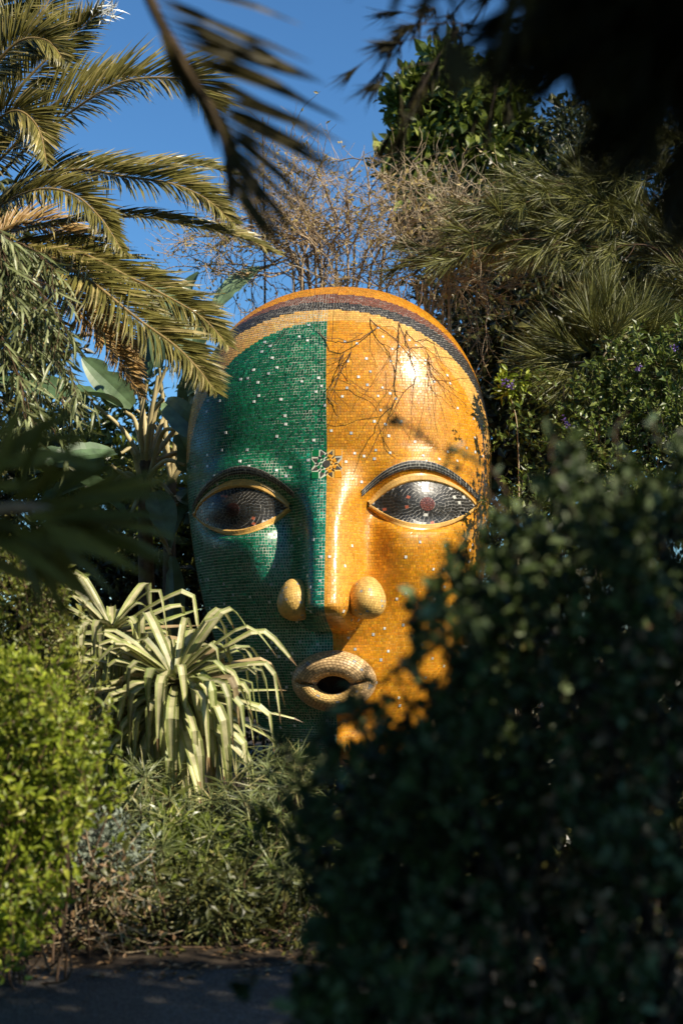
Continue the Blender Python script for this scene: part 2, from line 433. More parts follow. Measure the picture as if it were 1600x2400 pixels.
# rows follow the undisplaced profile
yb = -b_of(zf); arc = np.concatenate([[0], np.cumsum(np.hypot(np.diff(yb), np.diff(zf)))])
zrow = np.interp(np.arange(0, arc[-1], STEP), arc, zf)
Cs, Uc, Zc = [], [], []
phd = np.linspace(-2.1, 2.1, 3001); mid = 1500
for k in range(len(zrow) - 1):
    z0, z1 = zrow[k], zrow[k + 1]; zm = (z0 + z1) / 2
    c = S(phd, zm); s = np.concatenate([[0], np.cumsum(np.linalg.norm(np.diff(c, axis=0), axis=1))]); s -= s[mid]
    step = STEP * (1 + rng.normal() * .03)
    nl = int(-s[0] // step); nr = int(s[-1] // step)
    b = np.arange(-nl, nr + 1) * step
    jit = rng.normal(size=len(b)) * step * .10; jit[nl] = 0; b = b + jit
    gap = np.where(b[:-1] < -1e-6, np.where(np.abs(b[:-1]) < 9, .0046, 0) + rng.normal() * .0005, .0030) / 2 * np.where((zm > .45) & (zm > 1.05 - .2 * np.abs(b[:-1])), 1.25, 1) * np.clip(1 + rng.normal(size=len(b) - 1) * .22, .5, 1.8)
    pl = np.interp(b[:-1] + gap, s, phd); pr = np.interp(b[1:] - gap, s, phd)
    gz = gap * (z1 - z0) / STEP + 0 * pl
    wob = rng.normal(size=(2, len(pl))) * .0010
    Cs.append(np.stack([np.stack([pl, z0 + gz + wob[0]], -1), np.stack([pr, z0 + gz + wob[1]], -1), np.stack([pr, z1 - gz + wob[1]], -1), np.stack([pl, z1 - gz + wob[0]], -1)], 1))
UV = np.concatenate(Cs)                       # (n,4,2)
cuv = UV.mean(1)
pc = S(cuv[:, 0], cuv[:, 1])
inside = (eye_rho(np.abs(pc[:, 0]), pc[:, 2]) < .80) & (pc[:, 1] < 0)
MX, MZ = .0, -1.79
inside |= (((pc[:, 0] - MX) / .17) ** 2 + ((pc[:, 2] - MZ) / .11) ** 2 < 1) & (pc[:, 1] < 0)
MEDZ, MEDR = -.135, .118
inside |= (np.abs(pc[:, 0]) < MEDR - .004) & (np.abs(pc[:, 2] - MEDZ) < MEDR - .004) & (pc[:, 1] < 0)
UV, cuv, pc = UV[~inside], cuv[~inside], pc[~inside]
n = len(UV)
w = bandw(pc)
tc_ = np.where((pc[:, 0] < 0)[:, None], GREEN, ORANGE).astype(float)
teal = np.exp(-(pc[:, 0] / .24) ** 2) * sstep(.25, -.3, pc[:, 2]) * .9 + .8 * g2(pc[:, 0], pc[:, 2], -.55, -1.0, .3, .25)
teal = np.clip(teal + rng.normal(size=n) * .16, 0, 1)[:, None]
tc_ = np.where((pc[:, 0] < 0)[:, None], GREEN * (1 - teal) + TEAL * teal, tc_)
# nose ridge on the orange side tinted paler, painting in the light on it
pe = np.clip(.55 * g2(pc[:, 0], pc[:, 2], .09, -.85, .13, .55) + rng.normal(size=n) * .05, 0, 1)[:, None]
tc_ = np.where((pc[:, 0] >= 0)[:, None], tc_ * (1 - pe) + PEACH * pe, tc_)
tc_ = np.where((w > BAND[0])[:, None], PEACH, tc_); tc_ = np.where((w > BAND[1])[:, None], CHAR, tc_)
tc_ = np.where((w > BAND[2])[:, None], MAROON, tc_); tc_ = np.where((w > BAND[3])[:, None], ORANGE, tc_)
lum = np.exp(rng.normal(size=n) * np.where((pc[:, 0] < 0) & (w < BAND[0]), .30, .13))[:, None]
tc_ = tc_ * lum * (1 + rng.normal(size=(n, 3)) * .04)
tc_ = np.clip(tc_, .004, .88)
# pale accent tiles: singled out
front = np.where((np.abs(cuv[:, 0]) < 1.45) & (w < BAND[0]) & (pc[:, 2] > -2.3) & (eye_rho(np.abs(pc[:, 0]), pc[:, 2]) > 1.25))[0]
pick = []
perm = rng.permutation(front)
for q in perm:
    if all(np.linalg.norm(pc[q] - pc[p2]) > .056 for p2 in pick):
        pick.append(q)
    if len(pick) >= 235: break
pick = np.array(pick)
keep = np.ones(n, bool); keep[pick] = False
CW = S(UV[..., 0], UV[..., 1])
NN = normals(S, cuv[:, 0], cuv[:, 1])
slabs('mosaic', CW[keep], NN[keep], tc_[keep], M_tile, head)
tile_me = bpy.data.meshes.new('accent_tile')
hv = .5
v = [(-hv, -hv, -.3), (hv, -hv, -.3), (hv, hv, -.3), (-hv, hv, -.3), (-.46, -.46, .36), (.46, -.46, .36), (.46, .46, .36), (-.46, .46, .36)]
tile_me.from_pydata(v, [], [(4, 5, 6, 7), (0, 1, 5, 4), (1, 2, 6, 5), (2, 3, 7, 6), (3, 0, 4, 7)])
tile_me.materials.append(M_white)
tile_me.polygons.foreach_set('use_smooth', np.zeros(5, bool))
tile_me2 = tile_me.copy(); tile_me2.materials[0] = M_silver
R3 = HMn[:3, :3]
for q in pick:
    t1 = norm(CW[q][1] - CW[q][0]); nn = norm(NN[q] + rng.normal(size=3) * .03); t2 = np.cross(nn, t1)
    sz = .018 + rng.random() * .005
    p = toworld((CW[q].mean(0) + NN[q] * .003)[None])[0]
    t1, t2, n3 = (R3 @ t1) * sz, (R3 @ t2) * sz, (R3 @ nn) * .008
    o = bpy.data.objects.new('accent_tile', tile_me if rng.random() < .6 else tile_me2); col.objects.link(o); o.parent = head
    o.matrix_local = Matrix(((t1[0], t2[0], n3[0], p[0] - HEAD_C[0]), (t1[1], t2[1], n3[1], p[1] - HEAD_C[1]), (t1[2], t2[2], n3[2], p[2]), (0, 0, 0, 1)))

# stone footing under the chin
pz = [(-.05, .58), (.22, .55), (.26, .48), (.54, .40)]
ft = np.array([[(HEAD_C[0] + r_ * math.cos(a_), HEAD_C[1] + .12 + r_ * .8 * math.sin(a_), z_) for a_ in np.linspace(0, 2 * math.pi, 33)[:-1]] for z_, r_ in pz]).reshape(-1, 3)
link('footing', mesh('footing', ft, [(k * 32 + j, k * 32 + (j + 1) % 32, (k + 1) * 32 + (j + 1) % 32, (k + 1) * 32 + j) for k in range(3) for j in range(32)], noisemat('footing_stone', (.07, .06, .05), (.16, .14, .12), 7, .9, .5)), head)

# eyes
def strip_tiles(fn, us, vs, gap_u, gap_v, colorfn, name, mat, parent, h=.006, kind='stuff', sink=.004):
    """tiles between successive us x vs of a surface fn(u,v); gaps given in parameter units"""
    Cl = []; ce = []
    for a_, b_ in zip(us[:-1], us[1:]):
        for c_, d_ in zip(vs[:-1], vs[1:]):
            gu, gv = gap_u / 2, gap_v / 2
            Cl.append([[a_ + gu, c_ + gv], [b_ - gu, c_ + gv], [b_ - gu, d_ - gv], [a_ + gu, d_ - gv]]); ce.append([(a_ + b_) / 2, (c_ + d_) / 2])
    Cl = np.array(Cl); ce = np.array(ce)
    C3 = fn(Cl[..., 0], Cl[..., 1]); Nn = normals(fn, ce[:, 0], ce[:, 1])
    cc = colorfn(ce, C3.mean(1))
    return slabs(name, C3, Nn, cc, mat, parent, h=h, kind=kind, sink=sink)
def grid_surf(name, fn, us, vs, mat, parent, color, smooth=True):
    U, Vv = np.meshgrid(us, vs, indexing='ij')
    G = fn(U, Vv); a_, b_ = G.shape[:2]
    i, j = np.meshgrid(np.arange(a_ - 1), np.arange(b_ - 1), indexing='ij')
    f = np.stack([i * b_ + j, (i + 1) * b_ + j, (i + 1) * b_ + j + 1, i * b_ + j + 1], -1).reshape(-1, 4)
    return link(name, mesh(name, toworld(G.reshape(-1, 3)), f, mat, np.tile(np.array(color, float), (len(f), 1)), smooth=smooth), parent)

def make_eye(sg):
    cx = sg * EYX
    def lid(x):  # lid curve with a slight slant to the inner corner
        return almond(x)
    def dome(X, Zo):   # X, Zo offsets from the eye centre
        up, lo = lid(X)
        h = np.where(Zo > 0, .185, .170)
        r2 = np.clip((X / EYW) ** 2 + (Zo / h) ** 2, 0, 1.6)
        p = F(cx + X, EYZ + Zo)
        nrm = np.array([sg * .42, -.90, .03])
        return p + nrm * (.030 + .075 * (1 - r2))[..., None]
    eb = None
    # pale ground under the tiles
    X = np.linspace(-EYW, EYW, 61)
    def dom_uv(u, v):
        up, lo = lid(u)
        return dome(u, lo + (up - lo) * v)
    eb = grid_surf('eyeball', dom_uv, X, np.linspace(0, 1, 25), M_grout, head, (.50, .47, .42))
    # concentric tiles about the pupil
    Cl = []; ce = []; colr = []
    r = .0555; k = 0
    while r < .42:
        dr = .0235; m = max(6, int(2 * math.pi * r / .025)); off = rng.random()
        for q in range(m):
            t0, t1 = (q + off) / m * 2 * math.pi, (q + 1 + off) / m * 2 * math.pi
            g_ = .0042 / (r + .01)
            j0, j1 = rng.normal(size=2) * .0009
            cs = [(r + .001 + j0, t0 + g_ / 2), (r + .001 + j0, t1 - g_ / 2), (r + dr - .001 + j1, t1 - g_ / 2), (r + dr - .001 + j1, t0 + g_ / 2)]
            pts = np.array([(rr * math.cos(tt) * 1.12, rr * math.sin(tt) * .93 - .005) for rr, tt in cs])
            up, lo = lid(pts[:, 0])
            c_ = pts.mean(0)
            upc, loc = lid(c_[0])
            if abs(c_[0]) > EYW * .97 or c_[1] > upc - .004 or c_[1] < loc + .004: continue
            pts[:, 1] = np.clip(pts[:, 1], lo, up)
            Cl.append(pts[::-1] if False else pts); ce.append(c_)
            base = CHAR * (.6 + rng.random() * .6)
            if rng.random() < .016: base = np.array([.62, .60, .52])
            if rng.random() < .008: base = np.array([.45, .12, .06])
            colr.append(base)
        r += dr; k += 1
    Cl = np.array(Cl); ce = np.array(ce); colr = np.array(colr)
    C3 = dome(Cl[..., 0], Cl[..., 1])
    Nn = norm(np.cross(C3[:, 1] - C3[:, 0], C3[:, 3] - C3[:, 0])); flip = Nn[:, 1] > 0
    Nn[flip] *= -1
    slabs('eye_mosaic', C3, Nn, colr, M_tile, eb, h=.0018)
    # pupil: two rings of red brown tiles round a disc
    Cl = []; colr = []
    for r0, r1, m in ((.0, .016, 6), (.018, .036, 10), (.038, .054, 16)):
        for q in range(m):
            t0, t1 = q / m * 2 * math.pi, (q + 1) / m * 2 * math.pi
            g_ = .002 / (r1)
            Cl.append([(rr * math.cos(tt) * 1.05, rr * math.sin(tt) - .005) for rr, tt in ((r0, t0 + g_), (r0, t1 - g_), (r1, t1 - g_), (r1, t0 + g_))])
            colr.append((np.array([.17, .055, .04]) if sg > 0 else np.array([.05, .020, .015])) * (.7 + .6 * rng.random()))
    Cl = np.array(Cl); C3 = dome(Cl[..., 0], Cl[..., 1]); Nn = np.tile(norm(np.array([sg * .42, -.9, .03])), (len(C3), 1))
    slabs('pupil', C3, Nn, np.array(colr), M_tile, eb, h=.006)
    # lids: a rounded rim of pale tiles round the almond
    def rim_side(upper):
        def fn(u, v):      # u 0..1 along, v 0..1 across the half tube
            X = (u * 2 - 1) * (EYW + .015)
            up, lo = lid(np.clip(X, -EYW, EYW))
            Zo = up if upper else lo
            wd = (.031 if upper else .020) * (.55 + .45 * np.sin(np.clip(u, 0, 1) * math.pi))
            ang = v * math.pi
            sgn = 1 if upper else -1
            off = sgn * (np.cos(ang) * -1 * wd + wd * .75)
            p = dome(np.clip(X, -EYW, EYW), Zo * .98)
            p = p + np.stack([X - np.clip(X, -EYW, EYW), 0 * X, 0 * X], -1)
            q = p + np.stack([0 * X, 0 * X, off], -1)
            face = F(np.clip(cx + X, -1.24, 1.24), EYZ + Zo + off)
            t = sstep(.55, 1.0, v)[..., None]
            q = q * (1 - t) + (face + np.array([0, -.004, 0])) * t
            return q + np.array([sg * .42, -.9, 0]) * (np.sin(ang) * wd * .6)[..., None]
        return fn
    for upper in (True, False):
        fn = rim_side(upper)
        nm = 'upper_lid' if upper else 'lower_lid'
        body = grid_surf(nm, lambda u, v, fn=fn: fn(u, v), np.linspace(0, 1, 70), np.linspace(0, 1, 9), M_grout, eb, (.60, .40, .16))
        us = np.linspace(0.005, .995, 46); vs = np.linspace(0, 1, 4)
        Cl = []; ce = []
        for a_, b_ in zip(us[:-1], us[1:]):
            for c_, d_ in zip(vs[:-1], vs[1:]):
                Cl.append([(a_ + .0006, c_ + .01), (b_ - .0006, c_ + .01), (b_ - .0006, d_ - .01), (a_ + .0006, d_ - .01)])
        Cl = np.array(Cl); C3 = fn(Cl[..., 0], Cl[..., 1])
        Nn = norm(np.cross(C3[:, 1] - C3[:, 0], C3[:, 3] - C3[:, 0]) + 1e-9)
        Nn[Nn[:, 1] > 0] *= -1
        cc = np.array([.80, .47, .13]) * np.exp(rng.normal(size=(len(C3), 1)) * .08)
        o = slabs('lid_mosaic', C3, Nn, cc, M_tile, eb, h=.0015, sink=.002)
    # brow of charcoal tiles
    def brow(u, v):
        X = (u * 2 - 1) * .455
        zc = EYZ + .303 - 1.12 * X ** 2 - .03 * X
        p = F(np.clip(cx + sg * X, -1.24, 1.24), zc + (v - .5) * .066 * (.72 + .28 * np.sin(np.clip(u, 0, 1) * math.pi)))
        return p + np.array([sg * .2, -.95, .1]) * .012
    bo = grid_surf('eyebrow', brow, np.linspace(0, 1, 50), np.linspace(0, 1, 5), M_grout, head, (.46, .44, .38))
    us = np.linspace(0, 1, 42); Cl = []
    for a_, b_ in zip(us[:-1], us[1:]):
        for k in range(3):
            o_ = rng.normal() * .001
            Cl.append([(a_ + .0024 + o_, k / 3 + .05), (b_ - .0024 + o_, k / 3 + .05), (b_ - .0024 + o_, (k + 1) / 3 - .05), (a_ + .0024 + o_, (k + 1) / 3 - .05)])
    Cl = np.array(Cl); C3 = brow(Cl[..., 0], Cl[..., 1]); Nn = norm(np.cross(C3[:, 1] - C3[:, 0], C3[:, 3] - C3[:, 0])); Nn[Nn[:, 1] > 0] *= -1
    slabs('brow_mosaic', C3, Nn, CHAR * np.exp(rng.normal(size=(len(C3), 1)) * .35) * 1.3, M_tile, bo, h=.002)
make_eye(-1); make_eye(1)

# nostrils: two bulbs beside the tip of the nose
for sg in (-1, 1):
    c = np.array([.268 * sg + .024, -1.16, -1.175]); rad = np.array([.142, .21, .160])
    tiltm = sg * .12
    def bulb(th, v):   # th round the vertical axis, v from bottom (-) to top
        p = np.stack([rad[0] * np.cos(v) * np.sin(th), -rad[1] * np.cos(v) * np.cos(th), rad[2] * np.sin(v) * (1 + .0 * v)], -1)
        # a touch wider below
        p[..., 0] *= 1 + .22 * np.sin(-v); p[..., 1] *= 1 + .12 * np.sin(-v)
        x = p[..., 0] * math.cos(tiltm) - p[..., 2] * math.sin(tiltm) * -1
        z = p[..., 2] * math.cos(tiltm) - p[..., 0] * math.sin(tiltm)
        return np.stack([x, p[..., 1], z], -1) + c
    nb = grid_surf('nostril', bulb, np.linspace(-math.pi, math.pi, 41), np.linspace(-1.5, 1.55, 31), M_grout, head, (.58, .42, .2))
    Cl = []; rows = np.linspace(-1.45, 1.5, 26)
    for v0, v1 in zip(rows[:-1], rows[1:]):
        r = rad[0] * math.cos((v0 + v1) / 2) * 2 * math.pi; m = max(4, int(r / .02)); off = rng.random()
        for q in range(m):
            a_, b_ = (q + off) / m * 2 * math.pi - math.pi, (q + 1 + off) / m * 2 * math.pi - math.pi
            e = (b_ - a_) * .035
            Cl.append([(a_ + e, v0 + .003), (b_ - e, v0 + .003), (b_ - e, v1 - .003), (a_ + e, v1 - .003)])
    Cl = np.array(Cl); C3 = bulb(Cl[..., 0], Cl[..., 1]); Nn = norm(C3.mean(1) - c)
    cc = YEL * np.exp(rng.normal(size=(len(C3), 1)) * .12); s_ = rng.random(len(C3)) < .03; cc[s_] = (.4, .38, .33)
    slabs('nostril_mosaic', C3, Nn, cc, M_tile_matte, nb, h=.0015, tilt=.0014)

# lips: a fat ring of tan tiles with an almond opening
MC = F(0., MZ)
LOX, LOZ, LIX, LIZ = .325, .235, .130, .070
def lips(t, v):      # t round the mouth, v 0 outer edge .. 1 inner edge
    ct, st = np.cos(t), np.sin(t)
    pin = np.abs(ct) ** 3
    ox, oz = LOX * ct, LOZ * st * (1 - .06 * pin)
    ix, iz = LIX * ct * 1.0, LIZ * np.sign(st) * np.abs(st) ** 1.25
    k = .5 - .5 * np.cos(v * math.pi)
    x = ox * (1 - k) + ix * k; z = oz * (1 - k) + iz * k - .026 * k
    low = st < 0
    hgt = np.sin(np.clip(v, 0, 1) * math.pi * .92 + .02) ** .8 * (.20 - .035 * pin)
    # crease running out from the corners of the mouth
    crease = .12 * np.exp(-((st - .04) / .10) ** 2) * sstep(.22, .62, v) * np.abs(ct)
    back = sstep(.82, 1, v) * .05
    y = F(x, MZ + z)[..., 1] * (1 - k * .0) - hgt + crease + back - .02
    return np.stack([x, y, MZ - .015 + z], -1)
lp = grid_surf('lips', lambda v, t: lips(t, v), np.linspace(0, 1, 25), np.linspace(0, 2 * math.pi, 121), M_grout, head, (.24, .17, .09))
Cl = []; ce = []
vr = np.linspace(.0, .97, 16)
for v0, v1 in zip(vr[:-1], vr[1:]):
    k = .5 - .5 * math.cos((v0 + v1) / 2 * math.pi)
    per = 2 * math.pi * math.sqrt(((LOX * (1 - k) + LIX * k) ** 2 + (LOZ * (1 - k) + LIZ * k) ** 2) / 2); m = int(per / .026); off = rng.random()
    for q in range(m):
        a_, b_ = (q + off) / m * 2 * math.pi, (q + 1 + off) / m * 2 * math.pi; e = (b_ - a_) * .075
        Cl.append([(a_ + e, v0 + .006), (b_ - e, v0 + .006), (b_ - e, v1 - .006), (a_ + e, v1 - .006)]); ce.append(((a_ + b_) / 2, (v0 + v1) / 2))
Cl = np.array(Cl); ce = np.array(ce); C3 = lips(Cl[..., 0], Cl[..., 1])
Nn = norm(np.cross(C3[:, 1] - C3[:, 0], C3[:, 3] - C3[:, 0])); Nn[(Nn[:, 1] > 0)] *= -1
cc = TAN * np.exp(rng.normal(size=(len(C3), 1)) * .2)
lowin = (np.sin(ce[:, 0]) < -.1) & (ce[:, 1] > .45)
cc[lowin] = np.array([.74, .48, .17]) * np.exp(rng.normal(size=(lowin.sum(), 1)) * .12)
s_ = rng.random(len(C3)) < .03; cc[s_] = (.36, .36, .36)
slabs('lip_mosaic', C3, Nn, cc, M_tile_matte, lp, h=.002, tilt=.0014)
def mouth_bowl(t, v):  # shallow bowl whose dark colour stands in for the shade of a hollow
    x, z = (LIX + .03) * v * np.cos(t), (LIZ + .04) * v * np.sin(t) - .026
    y = F(x, MZ + z)[..., 1] - .03 + .012 * (1 - v ** 2)
    return np.stack([x, y, MZ - .015 + z], -1)
grid_surf('mouth_shade_bowl', mouth_bowl, np.linspace(0, 2 * math.pi, 33), np.linspace(0.001, 1, 8), M_dark, lp, (.02, .01, .01))

# medallion: a square of cut tiles with an eight pointed star round a dark disc
med = link('medallion', mesh('medallion', [(0, 0, 0)] * 0 + [tuple(x) for x in toworld(np.array([F(sx * MEDR, MEDZ + sz * MEDR) + np.array([0, -.0015, 0]) for sx, sz in ((-1, -1), (1, -1), (1, 1), (-1, 1))]))] +
      [tuple(x) for x in toworld(np.array([F(sx * MEDR, MEDZ + sz * MEDR) + np.array([0, .03, 0]) for sx, sz in ((-1, -1), (1, -1), (1, 1), (-1, 1))]))],
      [(0, 1, 2, 3), (0, 4, 5, 1), (1, 5, 6, 2), (2, 6, 7, 3), (3, 7, 4, 0)], M_grout, np.tile(np.array([[.50, .48, .38]]), (5, 1))), head)
def med_piece(name, poly, color, lift=.0045):
    poly = np.array(poly, float)
    c = poly.mean(0); poly = c + (poly - c) * (1 - .0010 / np.maximum(np.linalg.norm(poly - c, axis=1, keepdims=True), .006))
    y0 = F(np.array([-MEDR, MEDR, MEDR, -MEDR]), MEDZ + np.array([-MEDR, -MEDR, MEDR, MEDR]))[:, 1].mean()
    # pieces follow the plate's plane
    py_ = np.interp(poly[:, 1], [-MEDR, MEDR], [F(0., MEDZ - MEDR)[1], F(0., MEDZ + MEDR)[1]])
    off = F(MEDR, MEDZ)[1] - F(0., MEDZ)[1]
    pts = np.stack([poly[:, 0], py_ + off * (np.abs(poly[:, 0]) / MEDR) ** 2 - lift, MEDZ + poly[:, 1]], -1)
    m = len(pts); back = pts + np.array([0, lift + .006, 0])
    V = toworld(np.concatenate([pts, back])); f = [tuple(range(m))] + [(i, m + i, m + (i + 1) % m, (i + 1) % m) for i in range(m)]
    me = mesh(name, V, f, M_tile, np.tile(np.array(color, float), (len(f), 1)))
    return link(name, me, med)
def pol(r, a): return (r * math.cos(a), r * math.sin(a))
Rm = MEDR
gcol, ocol, dcol = np.array([.006, .15, .05]), ORANGE * 1.0, CHAR * 1.5
med_piece('disc', [pol(.030, k * math.pi / 8) for k in range(16)], dcol)
hue = lambda a: gcol if math.cos(a) < 0 else ocol
for k in range(8):
    a0 = k * math.pi / 4 + math.pi / 8
    med_piece('petal', [pol(.050, a0), pol(.062, a0 + .24), pol(.078, a0 + .16), pol(.078, a0 - .16), pol(.062, a0 - .24)], hue(a0) * (.9 + .4 * rng.random()))
    med_piece('star_point', [pol(.082, a0 - .21), pol(.082, a0 + .21), pol(.119, a0)], dcol * (1 + .5 * rng.random()))
    a1 = a0 + math.pi / 8
    med_piece('kite', [pol(.035, a1), pol(.046, a1 + .27), pol(.052, a1), pol(.046, a1 - .27)], hue(a1 + .01) * .95)
    med_piece('dart', [pol(.074, a1 - .10), pol(.058, a1), pol(.074, a1 + .10), pol(.088, a1)], dcol)
for sx, sz in ((-1, -1), (1, -1), (1, 1), (-1, 1)):
    c_ = gcol if sx < 0 else ocol
    q = [(Rm - .002, Rm - .002), (.061, Rm - .002), (.062, .062), (Rm - .002, .061)]
    med_piece('corner_tile', [(sx * x, sz * z) for x, z in q], c_)
for dx in (1, -1):
    med_piece('side_tile', [(dx * (Rm - .002), -.036), (dx * (Rm - .002), .036), (dx * .09, 0)], gcol if dx < 0 else ocol)
for dz in (1, -1):
    for dx in (-1, 1):
        med_piece('side_tile', [(0, dz * .092), (dx * .036, dz * (Rm - .002)), (0, dz * (Rm - .002))], gcol if dx < 0 else ocol)

#VEGETATION
UP = np.array([0, 0, 1.0])
def wander(p0, d0, length, n, bend=.25, grav=0.0):
    """a crooked twig: n points from p0 starting along d0"""
    pts = [np.array(p0, float)]; d = norm(np.array(d0, float))
    for _ in range(n - 1):
        d = norm(d + rng.normal(size=3) * bend + np.array([0, 0, -grav]))
        pts.append(pts[-1] + d * length / (n - 1))
    return np.array(pts)
def base_thing(name, label, cat, x, y, group=None):
    return thing(name, label, cat, (float(x), float(y), 0.0), group)
def inside_ellipsoid(n, c, r, shell=.0):
    u = rdir(n); rad = (shell + (1 - shell) * rng.random(n)) ** (1 / 2.2)
    return np.asarray(c) + u * rad[:, None] * np.asarray(r), u
def clump_leaves(centres, rad, per, L, W, up=.5, Lj=.3):
    """leaves round clump centres: positions, directions, normals, lengths, widths"""
    m = len(centres); c = np.repeat(centres, per, 0); n = len(c)
    u = rdir(n); rr = np.repeat(np.broadcast_to(rad, (m,)), per)[:, None]
    p = c + u * rr * (rng.random((n, 1)) ** .6)
    d = norm(u + rdir(n) * .7 + UP * .05)
    nn = norm(rdir(n) * .8 + UP * up + u * .35)
    l = L * np.exp(rng.normal(size=n) * Lj); return p, d, nn, l, l * (W / L)
def tree(name, label, cat, base, trunk_top, crowns, mats, leaf=(.10, .05), per=70, clump=.28, nclump=60, templ='oval', bark=None, r0=.13, shell=.35, limbs=14, group=None, up=.5):
    """crowns: list of (centre, radii); trunk with limbs and leaf clumps in the crowns' volume"""
    t = base_thing(name, label, cat, base[0], base[1], group)
    bark = bark or M_bark
    top = np.array(trunk_top, float); b = np.array([base[0], base[1], -.05])
    mid1 = b * .6 + top * .4 + rng.normal(size=3) * np.array([.12, .12, 0]); mid2 = b * .25 + top * .75 + rng.normal(size=3) * np.array([.12, .12, 0])
    tr = catmull([b, mid1, mid2, top], 14)
    tubes('trunk', [(tr, r0, r0 * .45)], bark, t, 9)
    allc = []; lines = []
    for c, r in crowns:
        cc, _ = inside_ellipsoid(nclump, c, r, shell); allc.append(cc)
    allc = np.concatenate(allc)
    for k in rng.permutation(len(allc))[:limbs * len(crowns)]:
        q = allc[k]; s = tr[rng.integers(6, 14)]
        m = (s + q) / 2 + rng.normal(size=3) * .12 * np.linalg.norm(q - s)
        lines.append((catmull([s, m, q], 8), r0 * .28, .012))
    tubes('limbs', lines, bark, t, 5)
    p, d, nn, l, w = clump_leaves(allc, clump * (.7 + .6 * rng.random(len(allc))), per, leaf[0], leaf[1], up)
    leaves('crown', p, d, nn, l, w, mats, t, templ, 'stuff' if len(p) > 300 else None)
    return t, allc

# ---------- far trees and hedges behind the head
tree('evergreen_tree', 'tall dark evergreen with glossy leaves rising against the sky behind the head', 'tree', (2.05, 17.5), (2.0, 17.4, 6.2),
     [(P(1095, 365, 17.2), (.80, .7, .95)), (P(1080, 255, 17.2), (.55, .5, .40)), (P(975, 365, 17.0), (.40, .4, .24)), (P(1010, 480, 17.0), (.55, .5, .55)), (P(1175, 420, 17.2), (.45, .5, .6)), (P(985, 240, 17.1), (.24, .2, .28)), (P(1165, 255, 17.2), (.3, .3, .4)), (P(1050, 180, 17.1), (.16, .16, .2))],
     M_ever, (.14, .065), 42, .24, 44, 'oval', M_bark_dark, .16, .25, 5)
for k, (px, py, y, rx, rz) in enumerate([(1190, 640, 15.2, .95, 1.15), (1420, 560, 15.5, 1.2, 1.3), (1250, 900, 14.6, 1.0, 1.2), (1560, 760, 14.8, 1.1, 1.3), (1340, 400, 17, .75, .75), (1640, 500, 15.5, 1.2, 1.5)]):
    c = P(px, py, y)
    lab = ['dark leafy tree with a pale trunk just right of the head', 'dark tree under the feathery boughs right of the evergreen', 'low dark shrub mass beside the right cheek of the head',
           'dark broad leaved tree behind the feathery bush', 'small dark tree whose top shows under the black fronds', 'dark tree at the far right edge behind the boughs'][k]
    tree('background_tree', lab, 'tree', (c[0], c[1] + .2), (c[0], c[1] + .2, max(1.0, c[2] - .2)), [(c, (rx, .7, rz)), (c - np.array([.1, 0, rz * 1.1]), (rx * 1.05, .7, rz))],
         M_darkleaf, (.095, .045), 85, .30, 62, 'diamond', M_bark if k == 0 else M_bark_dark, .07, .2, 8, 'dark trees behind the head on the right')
for k, (px, py, y, rx, rz) in enumerate([(60, 980, 15.5, 1.2, 1.3), (300, 1080, 15.0, 1.0, .75), (-120, 700, 15.0, 1.2, 1.9), (400, 1290, 14.5, .9, .9)]):
    c = P(px, py, y)
    lab = ['dark shrub behind the hanging willow leaves at left', 'dark shrub behind the broad leaved plant', 'tall dark tree at the left edge behind the palm', 'dark low shrub behind the left cheek'][k]
    tree('background_shrub', lab, 'shrub', (c[0], c[1] + .2), (c[0], c[1] + .2, max(.8, c[2])), [(c, (rx, .7, rz)), (np.array([c[0], c[1], max(.6, c[2] - rz * 1.3)]), (rx * 1.1, .7, rz))],
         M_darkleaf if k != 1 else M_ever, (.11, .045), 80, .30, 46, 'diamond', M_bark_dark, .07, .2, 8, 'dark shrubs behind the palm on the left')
# hidden ground between: a long hedge closing the view
hp, hd = [], []
hb = base_thing('hedge', 'long dark hedge closing the garden behind the head', 'hedge', 0, 18.5)
hc = np.stack([rng.uniform(-9, 9, 420), 18.5 + rng.normal(size=420) * .5, rng.uniform(.1, 2.6, 420)], -1)
p, d, nn, l, w = clump_leaves(hc, .42, 40, .15, .07)
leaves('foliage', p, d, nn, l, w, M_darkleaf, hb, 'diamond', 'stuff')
tubes('stem', [(wander((x, 18.5, 0), (0, 0, 1), 2.2, 6, .1), .03, .01) for x in np.arange(-8.8, 9, .8)], M_bark_dark, hb, 5, 'stuff')

